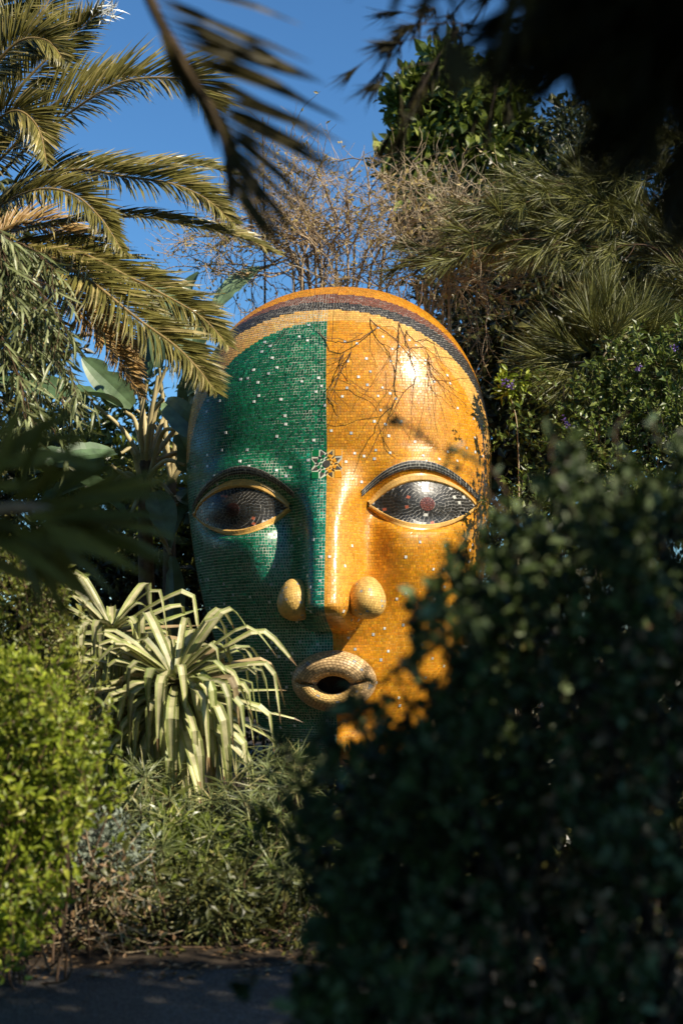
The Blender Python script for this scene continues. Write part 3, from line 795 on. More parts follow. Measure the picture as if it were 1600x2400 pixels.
# ---------- bare twiggy shrub over the crown of the head
def twig_shrub(name, label, stems, matw, matl, leafn, spread, levels=(6, 5), lens=(1.0, .5), r=.022, leafsize=.035):
    t = base_thing(name, label, 'shrub', stems[0][0][0], stems[0][0][1])
    l0, l1, l2 = [], [], []; tips = []
    for pts in stems:
        c = catmull(pts, 26); c[1:] += np.cumsum(rng.normal(size=(25, 3)) * .012, 0)
        l0.append((c, r, r * .3))
        for _ in range(levels[0]):
            k = rng.integers(9, 25); d = norm(c[k] - c[k - 2]) + rdir(1)[0] * spread
            b = wander(c[k], d, lens[0] * rng.uniform(.4, 1.1), 9, .22); l1.append((b, r * .38, r * .13))
            for _ in range(levels[1]):
                q = rng.integers(2, 9); d = norm(b[q] - b[q - 1]) + rdir(1)[0] * spread * 1.1
                w_ = wander(b[q], d, lens[1] * rng.uniform(.3, 1.2), 6, .26); l2.append((w_, r * .20, r * .09)); tips.append(w_)
    tubes('stem', l0, matw, t, 6); tubes('branches', l1, matw, t, 5, 'stuff'); tubes('twigs', l2, matw, t, 3, 'stuff')
    tt = np.concatenate(tips); k = rng.integers(0, len(tt), leafn)
    if leafn:
        leaves('leaves', tt[k] + rng.normal(size=(leafn, 3)) * .015, rdir(leafn), rdir(leafn), leafsize * np.exp(rng.normal(size=leafn) * .3), leafsize * .5, matl, t, 'diamond', 'stuff')
    return t
st = []
for px0, px1, py1 in [(690, 455, 610), (700, 500, 640), (690, 540, 540), (720, 600, 560), (740, 660, 500), (720, 520, 600), (700, 480, 560), (720, 560, 480), (740, 610, 420), (760, 690, 400), (800, 760, 380), (820, 850, 370), (840, 930, 390), (780, 800, 480), (860, 960, 470), (900, 1010, 520), (830, 700, 520), (760, 620, 600), (900, 1080, 580)]:
    b = np.array([P(px0, 800, 13.6)[0] + rng.normal() * .2, 13.7, 0]); m = P(px0, 640, 13.7 + rng.normal() * .2); e = P(px1, py1, 13.7 + rng.normal() * .35)
    st.append([b, m * .5 + b * .5 + np.array([0, 0, .4]), m, (m + e) / 2 + rng.normal(size=3) * .12 + np.array([0, 0, .06]), e])
twig_shrub('bare_shrub', 'bare brown twiggy shrub with few yellow leaves above the head', st, M_twig, M_yellow, 2600, .8, (12, 7), (.85, .45), .019, .05)
st = []
for px0, px1, py1 in [(1010, 1080, 500), (1000, 1010, 470), (1040, 1140, 560), (1060, 1190, 620), (1000, 1110, 650), (1050, 1060, 590), (1020, 1210, 650), (980, 960, 590)]:
    b = np.array([P(px0, 800, 13.3)[0] + rng.normal() * .15, 13.4, 0]); m = P(px0, 690, 13.4); e = P(px1, py1, 13.2 + rng.normal() * .3)
    st.append([b, m * .5 + b * .5, m, (m + e) / 2 + rng.normal(size=3) * .15, e])
twig_shrub('dry_shrub', 'dry straw coloured tangle of twigs by the upper right of the head', st, M_straw, M_yellow, 700, .85, (17, 8), (.8, .4), .016, .045)
# upright whips
t = base_thing('young_shoot', 'single upright bare shoot between the palm fronds and the head', 'shoot', P(620, 600, 14)[0], 14.0)
tubes('stem', [(np.array([P(622, 1100, 14) * [1, 1, 0], P(621, 650, 14), P(618, 420, 14), P(615, 275, 14)]), .014, .006)], M_twig_dark, t, 5)
tubes('side_twig', [(wander(P(619, 300 + 40 * k, 14), rdir(1)[0] + UP, .4, 5, .15), .005, .003) for k in range(8)], M_twig_dark, t, 3)
# twigs hanging over the forehead
t = base_thing('hanging_branch', 'thin bare branches hanging down over the forehead of the head', 'branch', P(880, 600, 13.0)[0], 13.0)
hl = [[(700, 640, 12.6), (770, 690, 11.9), (830, 730, 11.5), (800, 850, 11.05), (770, 950, 10.95)],
      [(860, 640, 12.6), (900, 690, 11.8), (945, 780, 11.2), (965, 850, 11.0), (975, 885, 10.95), (940, 930, 10.9), (900, 1000, 10.9), (855, 1080, 10.9)],
      [(830, 650, 12.6), (850, 720, 11.6), (832, 800, 11.2), (800, 870, 11.0), (780, 910, 10.95)],
      [(930, 640, 12.6), (940, 720, 11.7), (960, 790, 11.2), (1010, 800, 11.25), (1035, 850, 11.2)],
      [(760, 640, 12.6), (800, 700, 11.8), (880, 760, 11.2), (930, 800, 11.1), (965, 850, 11.0)],
      [(960, 640, 12.5), (930, 720, 11.6), (850, 790, 11.1), (780, 800, 11.1), (720, 770, 11.4)],
      [(780, 640, 12.6), (760, 700, 11.9), (700, 760, 11.5), (650, 790, 11.4)],
      [(990, 650, 12.5), (985, 740, 11.7), (1000, 820, 11.3), (1015, 900, 11.15)],
      [(610, 640, 12.8), (650, 690, 12.2), (600, 740, 12.1), (560, 770, 12.0)],
      [(880, 650, 12.6), (840, 700, 11.8), (720, 740, 11.5), (640, 745, 11.7)]]
l0, l1 = [], []
for L in hl:
    c = catmull([P(*q) for q in L], 30); c += rng.normal(size=c.shape) * .006
    l0.append((c, .0062, .0024))
    for _ in range(9):
        k = rng.integers(6, 29); d = norm(c[k] - c[k - 1]) + rdir(1)[0] * .8; d[1] *= .3; d[1] -= .15
        b = wander(c[k], d, rng.uniform(.15, .6), 8, .22, .05); b[:, 1] = np.minimum(b[:, 1], c[k][1] + .03); l1.append((b, .0028, .0015))
tubes('branch', l0, M_twig_dark, t, 5); tubes('twigs', l1, M_twig_dark, t, 3, 'stuff')

# ---------- date palm on the left
def leaflet_frame(c, N):
    T = norm(np.gradient(c, axis=0)); N = np.broadcast_to(np.asarray(N, float), T.shape)
    B = norm(np.cross(T, N)); N = np.cross(B, T); return T, B, N
def frond(parent, pts, N, L, nleaf=80, W=.024, mat=None, sag=.12, r=.016, start=.12, side=(1, -1), rmat=None, fwd=1.0, lift=.25, name='frond'):
    c = catmull(pts, 60)
    rp = tubes(name, [(c, r, r * .25)], rmat or M_rachis, parent, 6)
    T, B, Nn = leaflet_frame(c, N)
    u = np.linspace(start, 1, nleaf)
    idx = u * 59; i0 = np.clip(idx.astype(int), 0, 58); f = (idx - i0)[:, None]
    pp, tt, bb, nn = [a[i0] * (1 - f) + a[i0 + 1] * f for a in (c, T, B, Nn)]
    PP, DD, NN2, LL = [], [], [], []
    for s in side:
        spread = (1.15 - .75 * u)[:, None] * np.exp(rng.normal(size=(nleaf, 1)) * .12)
        d = tt * fwd + bb * s * spread + nn * lift * (.6 + .8 * rng.random((nleaf, 1))) + rng.normal(size=(nleaf, 3)) * .07
        d[:, 2] -= sag
        l = .82 * L * (.55 + .75 * np.sin(np.clip(u * 1.05, 0, 1) * math.pi * .82 + .25)) * (1 - .6 * u ** 4) * np.exp(rng.normal(size=nleaf) * .1)
        PP.append(pp); DD.append(d); LL.append(l); NN2.append(nn * .8 + bb * (-s) * .6 + rng.normal(size=(nleaf, 3)) * .2)
    PP, DD, NN2, LL = map(np.concatenate, (PP, DD, NN2, LL))
    leaves('leaflets', PP, DD, NN2, LL, W, mat or M_palm, rp, 'lance', 'stuff')
    return rp
PC = P(-70, 560, 10.6)
palm = base_thing('date_palm', 'date palm with arching fronds leaning in at the left', 'palm', PC[0] - .2, PC[1] + .2)
tr = catmull([(PC[0] - .2, PC[1] + .2, -.05), (PC[0] - .25, PC[1] + .22, 1.6), (PC[0] - .1, PC[1] + .1, PC[2] - .3)], 16)
tubes('trunk', [(tr, .24, .20)], M_palmbark, palm, 12)
sc_p = []; 
for k in range(150):
    a_ = k * 2.4; h_ = .1 + (PC[2] - .4) * k / 150
    sc_p.append((PC[0] - .2 + .2 * math.cos(a_), PC[1] + .2 + .2 * math.sin(a_), h_))
sc_p = np.array(sc_p); out = norm((sc_p - np.array([PC[0] - .2, PC[1] + .2, 0])) * [1, 1, 0])
leaves('leaf_base', sc_p, out * .5 + UP, out, .22, .16, M_palmbark, palm, 'oval')
FV = (0.1, -.85, .5)
FR = [  # points (px, py, depth), leaflet plane normal, leaflet length, count, material
    ([(-60, 420, 10.5), (10, 365, 10.3), (120, 250, 10.1), (230, 190, 10.0), (330, 175, 9.9)], FV, .36, 80, 0),
    ([(-40, 450, 10.5), (50, 360, 10.2), (170, 260, 9.9), (290, 192, 9.7), (420, 185, 9.5), (470, 215, 9.5), (497, 245, 9.5)], FV, .40, 110, 0),
    ([(-80, 250, 10.4), (-10, 150, 10.2), (50, 95, 10.1), (110, 95, 10.0), (150, 140, 9.9)], (.1, -.9, .3), .34, 90, 0),
    ([(-60, 330, 10.6), (60, 190, 10.4), (140, 110, 10.3), (232, 28, 10.2)], (.2, -.9, .1), .36, 80, 0),
    ([(-70, 250, 10.8), (20, 120, 10.7), (90, 40, 10.7), (150, -60, 10.7)], (.2, -.9, .1), .42, 80, 0),
    ([(-90, 120, 10.8), (-20, 30, 10.7), (30, -70, 10.6)], (.2, -.9, .1), .42, 60, 0),
    ([(-60, 520, 10.6), (60, 420, 10.3), (180, 398, 10.1), (300, 415, 9.9), (400, 430, 9.8), (480, 465, 9.7), (545, 520, 9.6)], (.1, -.75, .65), .38, 120, 0),
    ([(-60, 500, 10.6), (80, 440, 10.4), (200, 400, 10.4), (330, 390, 10.3), (450, 385, 10.2), (560, 410, 10.1)], (.1, -.6, .8), .30, 90, 0),
    ([(-70, 560, 10.4), (0, 485, 10.0), (90, 445, 9.7), (170, 455, 9.5), (235, 510, 9.4), (285, 585, 9.3)], (.25, -.85, .4), .30, 100, 0),
    ([(-60, 560, 10.5), (60, 540, 10.2), (200, 515, 10.0), (330, 508, 9.8), (450, 530, 9.7), (560, 555, 9.6), (645, 592, 9.5)], (.05, -.5, .85), .30, 110, 0),
    ([(-60, 580, 10.5), (60, 575, 10.1), (180, 590, 9.8), (300, 648, 9.6), (410, 705, 9.5), (480, 750, 9.4), (530, 805, 9.3)], (.25, -.8, .55), .38, 130, 0),
    ([(-60, 590, 10.4), (80, 590, 9.9), (200, 650, 9.5), (320, 745, 9.3), (410, 810, 9.2), (465, 865, 9.1), (503, 915, 9.0)], (.3, -.8, .5), .36, 130, 0),
    ([(-60, 620, 10.4), (60, 630, 10.0), (160, 700, 9.7), (230, 770, 9.6), (290, 850, 9.5), (330, 925, 9.4)], (.4, -.8, .45), .26, 100, 1),
    ([(-60, 610, 10.5), (60, 620, 10.4), (180, 680, 10.2), (260, 760, 10.1), (320, 850, 10.0)], (.3, -.8, .4), .32, 90, 1),
    ([(-60, 600, 10.6), (80, 600, 10.6), (200, 620, 10.5), (330, 700, 10.4), (400, 800, 10.3)], (.1, -.7, .7), .34, 90, 0),
    ([(-60, 580, 10.8), (60, 520, 10.8), (180, 560, 10.7), (260, 640, 10.6)], (.1, -.7, .7), .32, 90, 1),
    ([(-80, 640, 10.3), (0, 660, 9.9), (90, 740, 9.7), (140, 830, 9.6)], (.3, -.8, .4), .30, 80, 1),
    ([(-80, 420, 10.3), (-20, 300, 10.0), (40, 260, 9.8), (90, 300, 9.7), (110, 380, 9.6)], (.3, -.9, .2), .3, 80, 0),
]
for pts, N, L, nl, dry in FR:
    frond(palm, [P(*q) for q in pts], N, L, int(nl * 1.35), .017, M_palm_dry if dry else M_palm, .10, .015, name='dead_frond' if dry else 'frond')
for k in range(12):   # the rest of the crown, outside the picture
    a_ = math.pi * (.55 + k / 12 * .95); e = rng.uniform(-.2, 1.0)
    d = np.array([math.cos(a_), -math.sin(a_) * -1, 0]); p0 = PC + UP * .1
    frond(palm, [p0, p0 + d * .8 + UP * (.5 * e + .2), p0 + d * 1.7 + UP * (.4 * e), p0 + d * 2.3 + UP * (-.5 + .3 * e)], (0, 0, 1), .38, 80, .03, M_palm, .1, .016)
# white frayed tip of the upper frond
tp = P(232, 30, 10.2); m = 40
leaves('frayed_tip', tp + rng.normal(size=(m, 3)) * .04, np.array([.5, 0, .25]) + rdir(m) * .6, rdir(m), .16, .012, M_white, palm, 'lance', 'stuff')

# ---------- willow like hanging leaves at the left edge
wt = base_thing('willow', 'grey green tree with narrow drooping leaves at the left edge', 'tree', P(-160, 900, 9.2)[0], 9.3)
b0 = np.array([P(-160, 900, 9.2)[0], 9.3, 0]); top = P(-150, 560, 9.4)
tubes('trunk', [(catmull([b0, b0 + [.05, 0, 1.5], top], 12), .07, .03)], M_bark, wt, 8)
wl = []; WP, WD, WN = [], [], []
for sx, sy, ex, ey in [(-60, 560, 60, 660), (-40, 620, 110, 700), (-60, 700, 120, 800), (-40, 780, 160, 870), (-60, 820, 170, 950), (-20, 640, 150, 760), (-60, 880, 90, 1000), (-20, 530, 30, 720), (-40, 760, 60, 930), (0, 690, 160, 840), (-40, 600, 120, 620), (-60, 940, 130, 1010)]:
    y0 = 9.0 + rng.normal() * .25; s = P(sx, sy, y0); e = P(ex, ey, y0 - .1)
    c = catmull([top + (s - top) * .15, s, (s + e) / 2 + UP * .12, e], 30); wl.append((c, .008, .003))
    for _ in range(14):
        k = rng.integers(8, 30); q = wander(c[k], norm(c[k] - c[k - 2]) + rdir(1)[0] * .6 - UP * .4, rng.uniform(.15, .4), 6, .12, .15); wl.append((q, .003, .0015))
        for _ in range(8):
            WP.append(q[rng.integers(1, 6)]); WD.append(-UP * .9 + rdir(1)[0] * .75 + np.array([.25, 0, 0])); WN.append(rdir(1)[0] + np.array([0, -.5, .3]))
tubes('branches', wl, M_twig_dark, wt, 4, 'stuff')
WP, WD, WN = map(np.array, (WP, WD, WN)); leaves('foliage', WP, WD, WN, .15 * np.exp(rng.normal(size=len(WP)) * .25), .018, M_euc, wt, 'lance', 'stuff')

# ---------- broad leaved plant (bird of paradise) by the left temple
def blade_mesh(name, length, width, bend, fold, mat, n=12, tear=0.0):
    u = np.linspace(0, 1, n); wd = width * np.sin(np.clip(u * .94 + .05, 0, 1) * math.pi) ** .7
    V = []; 
    ang = bend * u
    x = np.cumsum(np.cos(ang)) / n * length; z = -np.cumsum(np.sin(ang)) / n * length
    for k in range(n):
        r_ = wd[k] * (1 - tear * (rng.random() < .35) * rng.random())
        V += [(x[k], -r_ / 2, z[k] + fold * r_), (x[k], -r_ / 4, z[k] + fold * r_ * .4), (x[k], 0, z[k]), (x[k], wd[k] / 4, z[k] + fold * wd[k] * .4), (x[k], wd[k] / 2, z[k] + fold * wd[k])]
    Fc = [(k * 5 + j, k * 5 + j + 1, (k + 1) * 5 + j + 1, (k + 1) * 5 + j) for k in range(n - 1) for j in range(4)]
    me = mesh(name, V, Fc, mat); me['local'] = 1
    return me
sb = P(345, 1240, 12.6)
stp = base_thing('bird_of_paradise_plant', 'tall plant with pale stalks and broad leaves beside the left temple', 'plant', sb[0], sb[1])
tubes('trunk', [(np.array([[sb[0], sb[1], -.05], P(345, 1400, 12.6), P(340, 1220, 12.6), P(342, 1080, 12.6)]), .085, .055)], M_palmbark, stp, 9)
SL = [((342, 1090), (350, 1000), (370, 880), 5, .95, (.15, -.2, 1), .30), ((345, 1090), (335, 960), (300, 850), 5, .8, (-.4, -.2, .8), .26), ((348, 1085), (385, 980), (430, 935), 5, .8, (.6, -.3, .5), .30),
      ((340, 1095), (290, 1010), (225, 950), 5, .9, (-.8, -.2, .3), .26), ((346, 1090), (400, 1020), (440, 960), 5, .8, (.5, -.5, .7), .30), ((342, 1100), (355, 960), (390, 860), 5, .9, (.2, -.3, .9), .34),
      ((345, 1150), (380, 1190), (420, 1180), 5, .8, (.8, -.4, -.1), .26), ((343, 1150), (300, 1120), (260, 1090), 5, .8, (-.8, -.4, .1), .28), ((348, 1200), (385, 1270), (400, 1300), 5, .8, (.2, -.3, .9), .22),
      ((345, 1090), (420, 1060), (450, 1080), 5, .7, (.8, -.5, -.2), .3), ((340, 1090), (330, 1000), (345, 900), 5, .8, (0, .4, .9), .28)] + [((343, 1100 + rng.random() * 160), (343 + dx * .5, 1080 + dy), (343 + dx, 1090 + dy * 1.4), 5, .75, (dx / 120, -.5, rng.normal() * .5), .26) for dx, dy in ((70, -60), (-60, -20), (90, 0), (-80, 30), (60, 50), (40, -110), (-50, -90), (80, 90), (-40, 90), (20, 40))]
def place_local(o, p, X, Nhint, parent):
    X = norm(np.array(X, float)); Y = norm(np.cross(np.array(Nhint, float), X)); Z = np.cross(X, Y)
    loc = np.array(p, float)
    q = parent
    while q is not None: loc = loc - np.array(q.location); q = q.parent
    o.matrix_local = Matrix(((X[0], Y[0], Z[0], loc[0]), (X[1], Y[1], Z[1], loc[1]), (X[2], Y[2], Z[2], loc[2]), (0, 0, 0, 1)))
for a_, b_, c_, _, ln, dr, wd in SL:
    y_ = 12.6 + rng.normal() * .12
    pts = catmull([P(*a_, 12.6), P(*b_, y_), P(*c_, y_ - .1)], 12)
    pt = tubes('petiole', [(pts, .028, .014)], M_strel_stem, stp, 7)
    o = bpy.data.objects.new('leaf', blade_mesh('leaf', ln, wd, rng.uniform(.2, .9), rng.uniform(.1, .3), M_strel, 14, .5)); col.objects.link(o); o.parent = pt
    place_local(o, pts[-1], dr, (-.3 + rng.normal() * .3, -.75, .6), pt)
# a second, taller one whose leaves show between the palm and the head
sb2 = P(400, 1240, 13.6)
st2 = base_thing('bird_of_paradise_plant', 'farther broad leaved plant showing between the palm tips and the head', 'plant', sb2[0], sb2[1])
tubes('trunk', [(np.array([[sb2[0], sb2[1], -.05], P(398, 1250, 13.6), P(402, 1120, 13.6)]), .07, .05)], M_palmbark, st2, 9)
for a_, b_, c_, ln, dr, wd in [((402, 1130), (420, 950), (440, 890), .8, (.1, 0, 1), .32), ((400, 1130), (380, 920), (370, 830), .9, (.1, -.2, 1), .36), ((402, 1130), (470, 850), (490, 740), .75, (.5, 0, .7), .2), ((402, 1130), (450, 1050), (445, 1010), .7, (.1, -.4, .8), .3), ((404, 1130), (370, 1010), (320, 960), .7, (-.5, -.4, .5), .3), ((402, 1160), (395, 1220), (400, 1290), .9, (.15, -.3, -.8), .2)]:
    pts = catmull([P(*a_, 13.6), P(*b_, 13.5), P(*c_, 13.4)], 12)
    pt = tubes('petiole', [(pts, .026, .012)], M_strel_stem, st2, 7)
    o = bpy.data.objects.new('leaf', blade_mesh('leaf', ln, wd, rng.uniform(.1, .7), rng.uniform(.1, .3), M_strel, 14, .5)); col.objects.link(o); o.parent = pt
    place_local(o, pts[-1], dr, (rng.normal() * .3, -.8, .5), pt)

# ---------- yuccas
def strap_mesh(az, el, L, W, fold_at, droop, twist):
    """a strap leaf that rises straight, breaks over and hangs"""
    n = 13; u = np.linspace(0, 1, n); ds = L / (n - 1)
    e = el - droop * .25 * u - droop * sstep(fold_at - .10, fold_at + .10, u)
    e = np.maximum(e, -1.45)
    r = np.concatenate([[0], np.cumsum(np.cos(e[:-1]) * ds)]); z = np.concatenate([[0], np.cumsum(np.sin(e[:-1]) * ds)])
    tw = twist * sstep(fold_at - .15, 1, u)
    wd = W * np.minimum(1, .55 + u * 1.6) * np.clip((1 - u) / .45, 0, 1) ** .7
    ca, sa = math.cos(az), math.sin(az); V = []
    for k in range(n):
        side = np.array([-sa, ca, 0]); nrm = np.array([-math.sin(e[k]) * ca, -math.sin(e[k]) * sa, math.cos(e[k])])
        s2 = side * math.cos(tw[k]) + nrm * math.sin(tw[k]); n2 = nrm * math.cos(tw[k]) - side * math.sin(tw[k])
        c = np.array([r[k] * ca, r[k] * sa, z[k]])
        V += [c - s2 * wd[k] / 2 + n2 * wd[k] * .16, c - s2 * wd[k] / 4 + n2 * wd[k] * .03, c, c + s2 * wd[k] / 4 + n2 * wd[k] * .03, c + s2 * wd[k] / 2 + n2 * wd[k] * .16]
    Fc = [(k * 5 + j, k * 5 + j + 1, (k + 1) * 5 + j + 1, (k + 1) * 5 + j) for k in range(n - 1) for j in range(4)]
    dead = rng.random() < .06
    cs_ = []
    for k in range(n - 1):
        for j in range(4):
            c_ = np.array([.62, .56, .31]) if j in (1, 2) else np.array([.33, .35, .12])
            c_ = c_ * (.85 + .3 * rng.random()) * (.8 + .4 * (k / n))
            if dead: c_ = np.array([.44, .32, .17]) * (.8 + .3 * rng.random())
            if k >= n - 2: c_ = np.array([.24, .15, .07])
            cs_.append(c_)
    me = mesh('leaf', V, Fc, M_yucca, np.array(cs_), smooth=False); me['local'] = 1
    return me
def yucca(label, c, n, L, W, base_z=0):
    t = base_thing('yucca', label, 'yucca', c[0], c[1] + .05)
    tubes('trunk', [(catmull([(c[0], c[1] + .05, -.05), (c[0] + .05, c[1] + .08, c[2] * .5), (c[0], c[1], c[2] + .03)], 8), .085, .06)], M_palmbark, t, 8)
    for k in range(n):
        az = k * 2.39996 + rng.normal() * .2; f = k / n
        el = .78 - 1.55 * f + rng.normal() * .24
        L_ = L * rng.uniform(.62, 1.18)
        kink = rng.random() < .93 or el > .3
        me = strap_mesh(az, el, L_, W * rng.uniform(.75, 1.15), rng.uniform(.32, .64) if kink else .95, rng.uniform(1.3, 2.6) if kink else rng.uniform(.1, .6), rng.normal() * .6)
        o = bpy.data.objects.new('leaf', me); col.objects.link(o); o.parent = t
        o.location = (0, -.05, float(c[2] - .16 * f)); o.rotation_euler = (.42, 0, 0)
    return t
yucca('big yucca with pale strap leaves bent over in front of the left cheek', P(412, 1590, 8.9), 215, .90, .058)
yucca('smaller yucca half hidden behind the bright green shrub', P(262, 1475, 9.5), 75, .85, .062)
yucca('third yucca low between the big one and the bright green shrub', P(325, 1660, 9.2), 60, .78, .058)
yucca('low yucca behind the others with dim leaves', P(300, 1570, 10.2), 40, .75, .05)

# ---------- spiky sedge and small shrubs at the foot
def whorls(n, xs, ys, zs, L, W, per=15):
    c = np.stack([rng.uniform(*xs, n), rng.uniform(*ys, n), np.zeros(n)], -1)
    return c
sg = base_thing('umbrella_sedge', 'dense grey green spiky sedge clump under the yucca', 'sedge', P(460, 1900, 8.2)[0], 8.2)
cs = []
for k in range(300):
    px = rng.uniform(290, 720); t_ = rng.random() ** .8; top_ = 1800 + 60 * math.sin(px / 60) + (max(0, 380 - px) * .6); py = top_ + t_ * 330
    cs.append(P(px, py, 8.6 - .9 * t_ + rng.normal() * .15))
cs = np.array(cs); cs[:, 2] = np.maximum(cs[:, 2], .05)
per = 20; n = len(cs) * per
az = rng.random(n) * 2 * math.pi; el = rng.normal(.25, .35, n)
ax_ = np.repeat(norm(rdir(len(cs)) * .6 + UP + np.array([0, -.5, 0])), per, 0)
u_ = norm(np.cross(ax_, [0.3, 1, .2])); v_ = np.cross(ax_, u_)
d = u_ * np.cos(az)[:, None] + v_ * np.sin(az)[:, None] + ax_ * el[:, None]
leaves('foliage', np.repeat(cs, per, 0), d, ax_ + rdir(n) * .3, .15 * np.exp(rng.normal(size=n) * .25), .0085, M_sedge, sg, 'lance', 'stuff')
tubes('stalks', [(np.array([[c[0] + rng.normal() * .05, c[1] + .1, 0], c * [1, 1, .5] + [0, .05, 0], c]), .006, .004) for c in cs], M_twig_dark, sg, 4, 'stuff')
# low leafy mixture under it
def low_bush(name, label, area, n, leaf, mat, templ='diamond', cat='shrub', yj=.3, twigs=40, tw=None, ground=True):
    """area: list of (px, py, depth) clump centres; n leaves a clump"""
    cc = np.array([P(*a) for a in area]); cc[:, 2] = np.maximum(cc[:, 2], .06)
    t = base_thing(name, label, cat, cc[:, 0].mean(), cc[:, 1].mean())
    p, d, nn, l, w = clump_leaves(cc, .16 * (.6 + .8 * rng.random(len(cc))), n, leaf[0], leaf[1], .4)
    p[:, 2] = np.maximum(p[:, 2], .02)
    leaves('foliage', p, d, nn, l, w, mat, t, templ, 'stuff')
    lines = []
    for k in range(twigs):
        c = cc[rng.integers(len(cc))]; b = np.array([c[0] + rng.normal() * .15, c[1] + .12, 0])
        m = (b + c) / 2 + rng.normal(size=3) * .08
        lines.append((catmull([b, m, c + rng.normal(size=3) * .08], 7), .007, .003))
    tubes('stem', lines, tw or M_twig_dark, t, 4, 'stuff')
    return t
low_bush('ground_shrub', 'low dark leafy shrub at the edge of the path', [(rng.uniform(180, 760), rng.uniform(2040, 2215), 7.65 + rng.normal() * .2) for _ in range(120)], 40, (.040, .019), leafmat('dull_leaf', (.03, .035, .008), (.09, .095, .02), (.24, .22, .06), .15, .45), 'diamond')
low_bush('ground_shrub', 'low dark shrub below the sedge in the shade', [(rng.uniform(330, 760), rng.uniform(1930, 2120), 8.2 + rng.normal() * .2) for _ in range(90)], 40, (.06, .025), M_ever, 'diamond')
low_bush('grey_shrub', 'small grey green shrub between the bright shrub and the sedge', [(rng.normal(222, 34), rng.normal(2010, 36), 7.5 + rng.normal() * .08) for _ in range(34)], 75, (.028, .014), M_grey, 'diamond', twigs=14)
t = base_thing('dry_brush', 'tangle of dry twigs and dead leaves low beside the path', 'brush', P(150, 2120, 7.35)[0], 7.35)
dl = []; dp = []
for k in range(150):
    s = P(rng.uniform(70, 300), rng.uniform(2030, 2200), 7.4 + rng.normal() * .12); s[2] = max(.03, s[2])
    w_ = wander(s, rdir(1)[0] * [1, .6, .6] + UP * .2, rng.uniform(.15, .45), 6, .25); w_[:, 2] = np.maximum(w_[:, 2], .02); dl.append((w_, .004, .0018)); dp.append(w_)
tubes('twigs', dl, M_straw, t, 3, 'stuff'); dp = np.concatenate(dp)
leaves('dead_leaves', dp, rdir(len(dp)), rdir(len(dp)) + UP, .045, .022, M_brownleaf, t, 'diamond', 'stuff')
# litter on the path's edge
n = 700; lt = np.stack([rng.uniform(-2.4, 1.5, n), 7.0 + np.abs(rng.normal(size=n)) * .5 - .25, np.full(n, .012)], -1)
o = leaves('leaf_litter', lt, rdir(n) * [1, 1, .15], UP + rdir(n) * .3, .05, .025, M_brownleaf, None, 'diamond', 'stuff')
o['label'] = 'dead brown leaves lying along the far edge of the path'; o['category'] = 'leaf litter'

# ---------- bright shrub at the left
def outline_bush(name, label, region, depth, n, leaf, mat, unit=0, matone=None, templ='oval', nstem=26, dj=.45, stemmat=None, up=.5, shoot=.20, clumps=0, cspread=.06, bigr=.014):
    """region(k) gives (px, py) samples; leaves gather round shoots"""
    if clumps:
        cl = np.array([region() for _ in range(clumps)]); cd = rng.uniform(-dj, dj, clumps); k = rng.integers(0, clumps, n // 14)
        pts = cl[k] + rng.normal(size=(len(k), 2)) * cspread * FPX / depth; yy = depth + cd[k] + rng.normal(size=len(k)) * cspread
    else:
        pts = np.array([region() for _ in range(n // 14)])
        yy = depth + rng.uniform(-dj, dj, len(pts))
    cc = Pv(pts[:, 0], pts[:, 1], yy); cc = cc[cc[:, 2] > .05]
    t = base_thing(name, label, 'shrub', cc[:, 0].mean(), cc[:, 1].mean())
    lines = []; PP, DD, NN2 = [], [], []
    for c in cc:
        d0 = norm(np.array([rng.normal() * .5, rng.normal() * .5 - .25, 1.0]))
        s = wander(c, d0, shoot, 6, .18); lines.append((s, .0032, .0015))
        for q in range(14):
            k = rng.uniform(0, 5); i_ = int(k); p = s[i_] * (1 - (k - i_)) + s[min(5, i_ + 1)] * (k - i_)
            PP.append(p); a_ = rdir(1)[0]; DD.append(a_ * .9 + d0 * .55); NN2.append(UP * up + rdir(1)[0] * .6 + np.array([.12, -.4, 0]))
    PP, DD, NN2 = map(np.array, (PP, DD, NN2))
    ll = leaf[0] * np.exp(rng.normal(size=len(PP)) * .25)
    if unit:      # the leaves that show largest are parts of their own
        sel = rng.permutation(len(PP))[:unit]; km = np.ones(len(PP), bool); km[sel] = False
        me = leaf_unit(templ, matone or mat)
        for k in sel: leaf_obj(me, t, PP[k], DD[k], NN2[k] + 1e-3, ll[k] * 1.1, ll[k] * leaf[1] / leaf[0] * 1.1)
        PP, DD, NN2, ll = PP[km], DD[km], NN2[km], ll[km]
    leaves('foliage', PP, DD, NN2, ll, ll * leaf[1] / leaf[0], mat, t, templ, 'stuff')
    tubes('shoots', lines, stemmat or M_twig_dark, t, 3, 'stuff')
    mn = cc[:, 2].max()
    big = []
    for k in range(nstem):
        c = cc[rng.integers(len(cc))]; b = np.array([t.location[0] * .5 + c[0] * .5 + rng.normal() * .08, max(c[1], t.location[1]) + .12 + rng.normal() * .08, -.02])
        big.append((catmull([b, (b + c) / 2 + rng.normal(size=3) * .1, c], 9), bigr, .004))
    tubes('stem', big, stemmat or M_twig_dark, t, 5)
    return t
def lime_region():
    ed = [(1600, 150), (1700, 205), (1850, 250), (1930, 238), (2000, 195), (2080, 140), (2150, 125), (2230, 80), (2290, 40)]
    py = rng.uniform(1590, 2290); ex = np.interp(py, [e[0] for e in ed], [e[1] for e in ed]); return ex - 30 - rng.random() ** 1.3 * (ex + 140), py + rng.normal() * 8
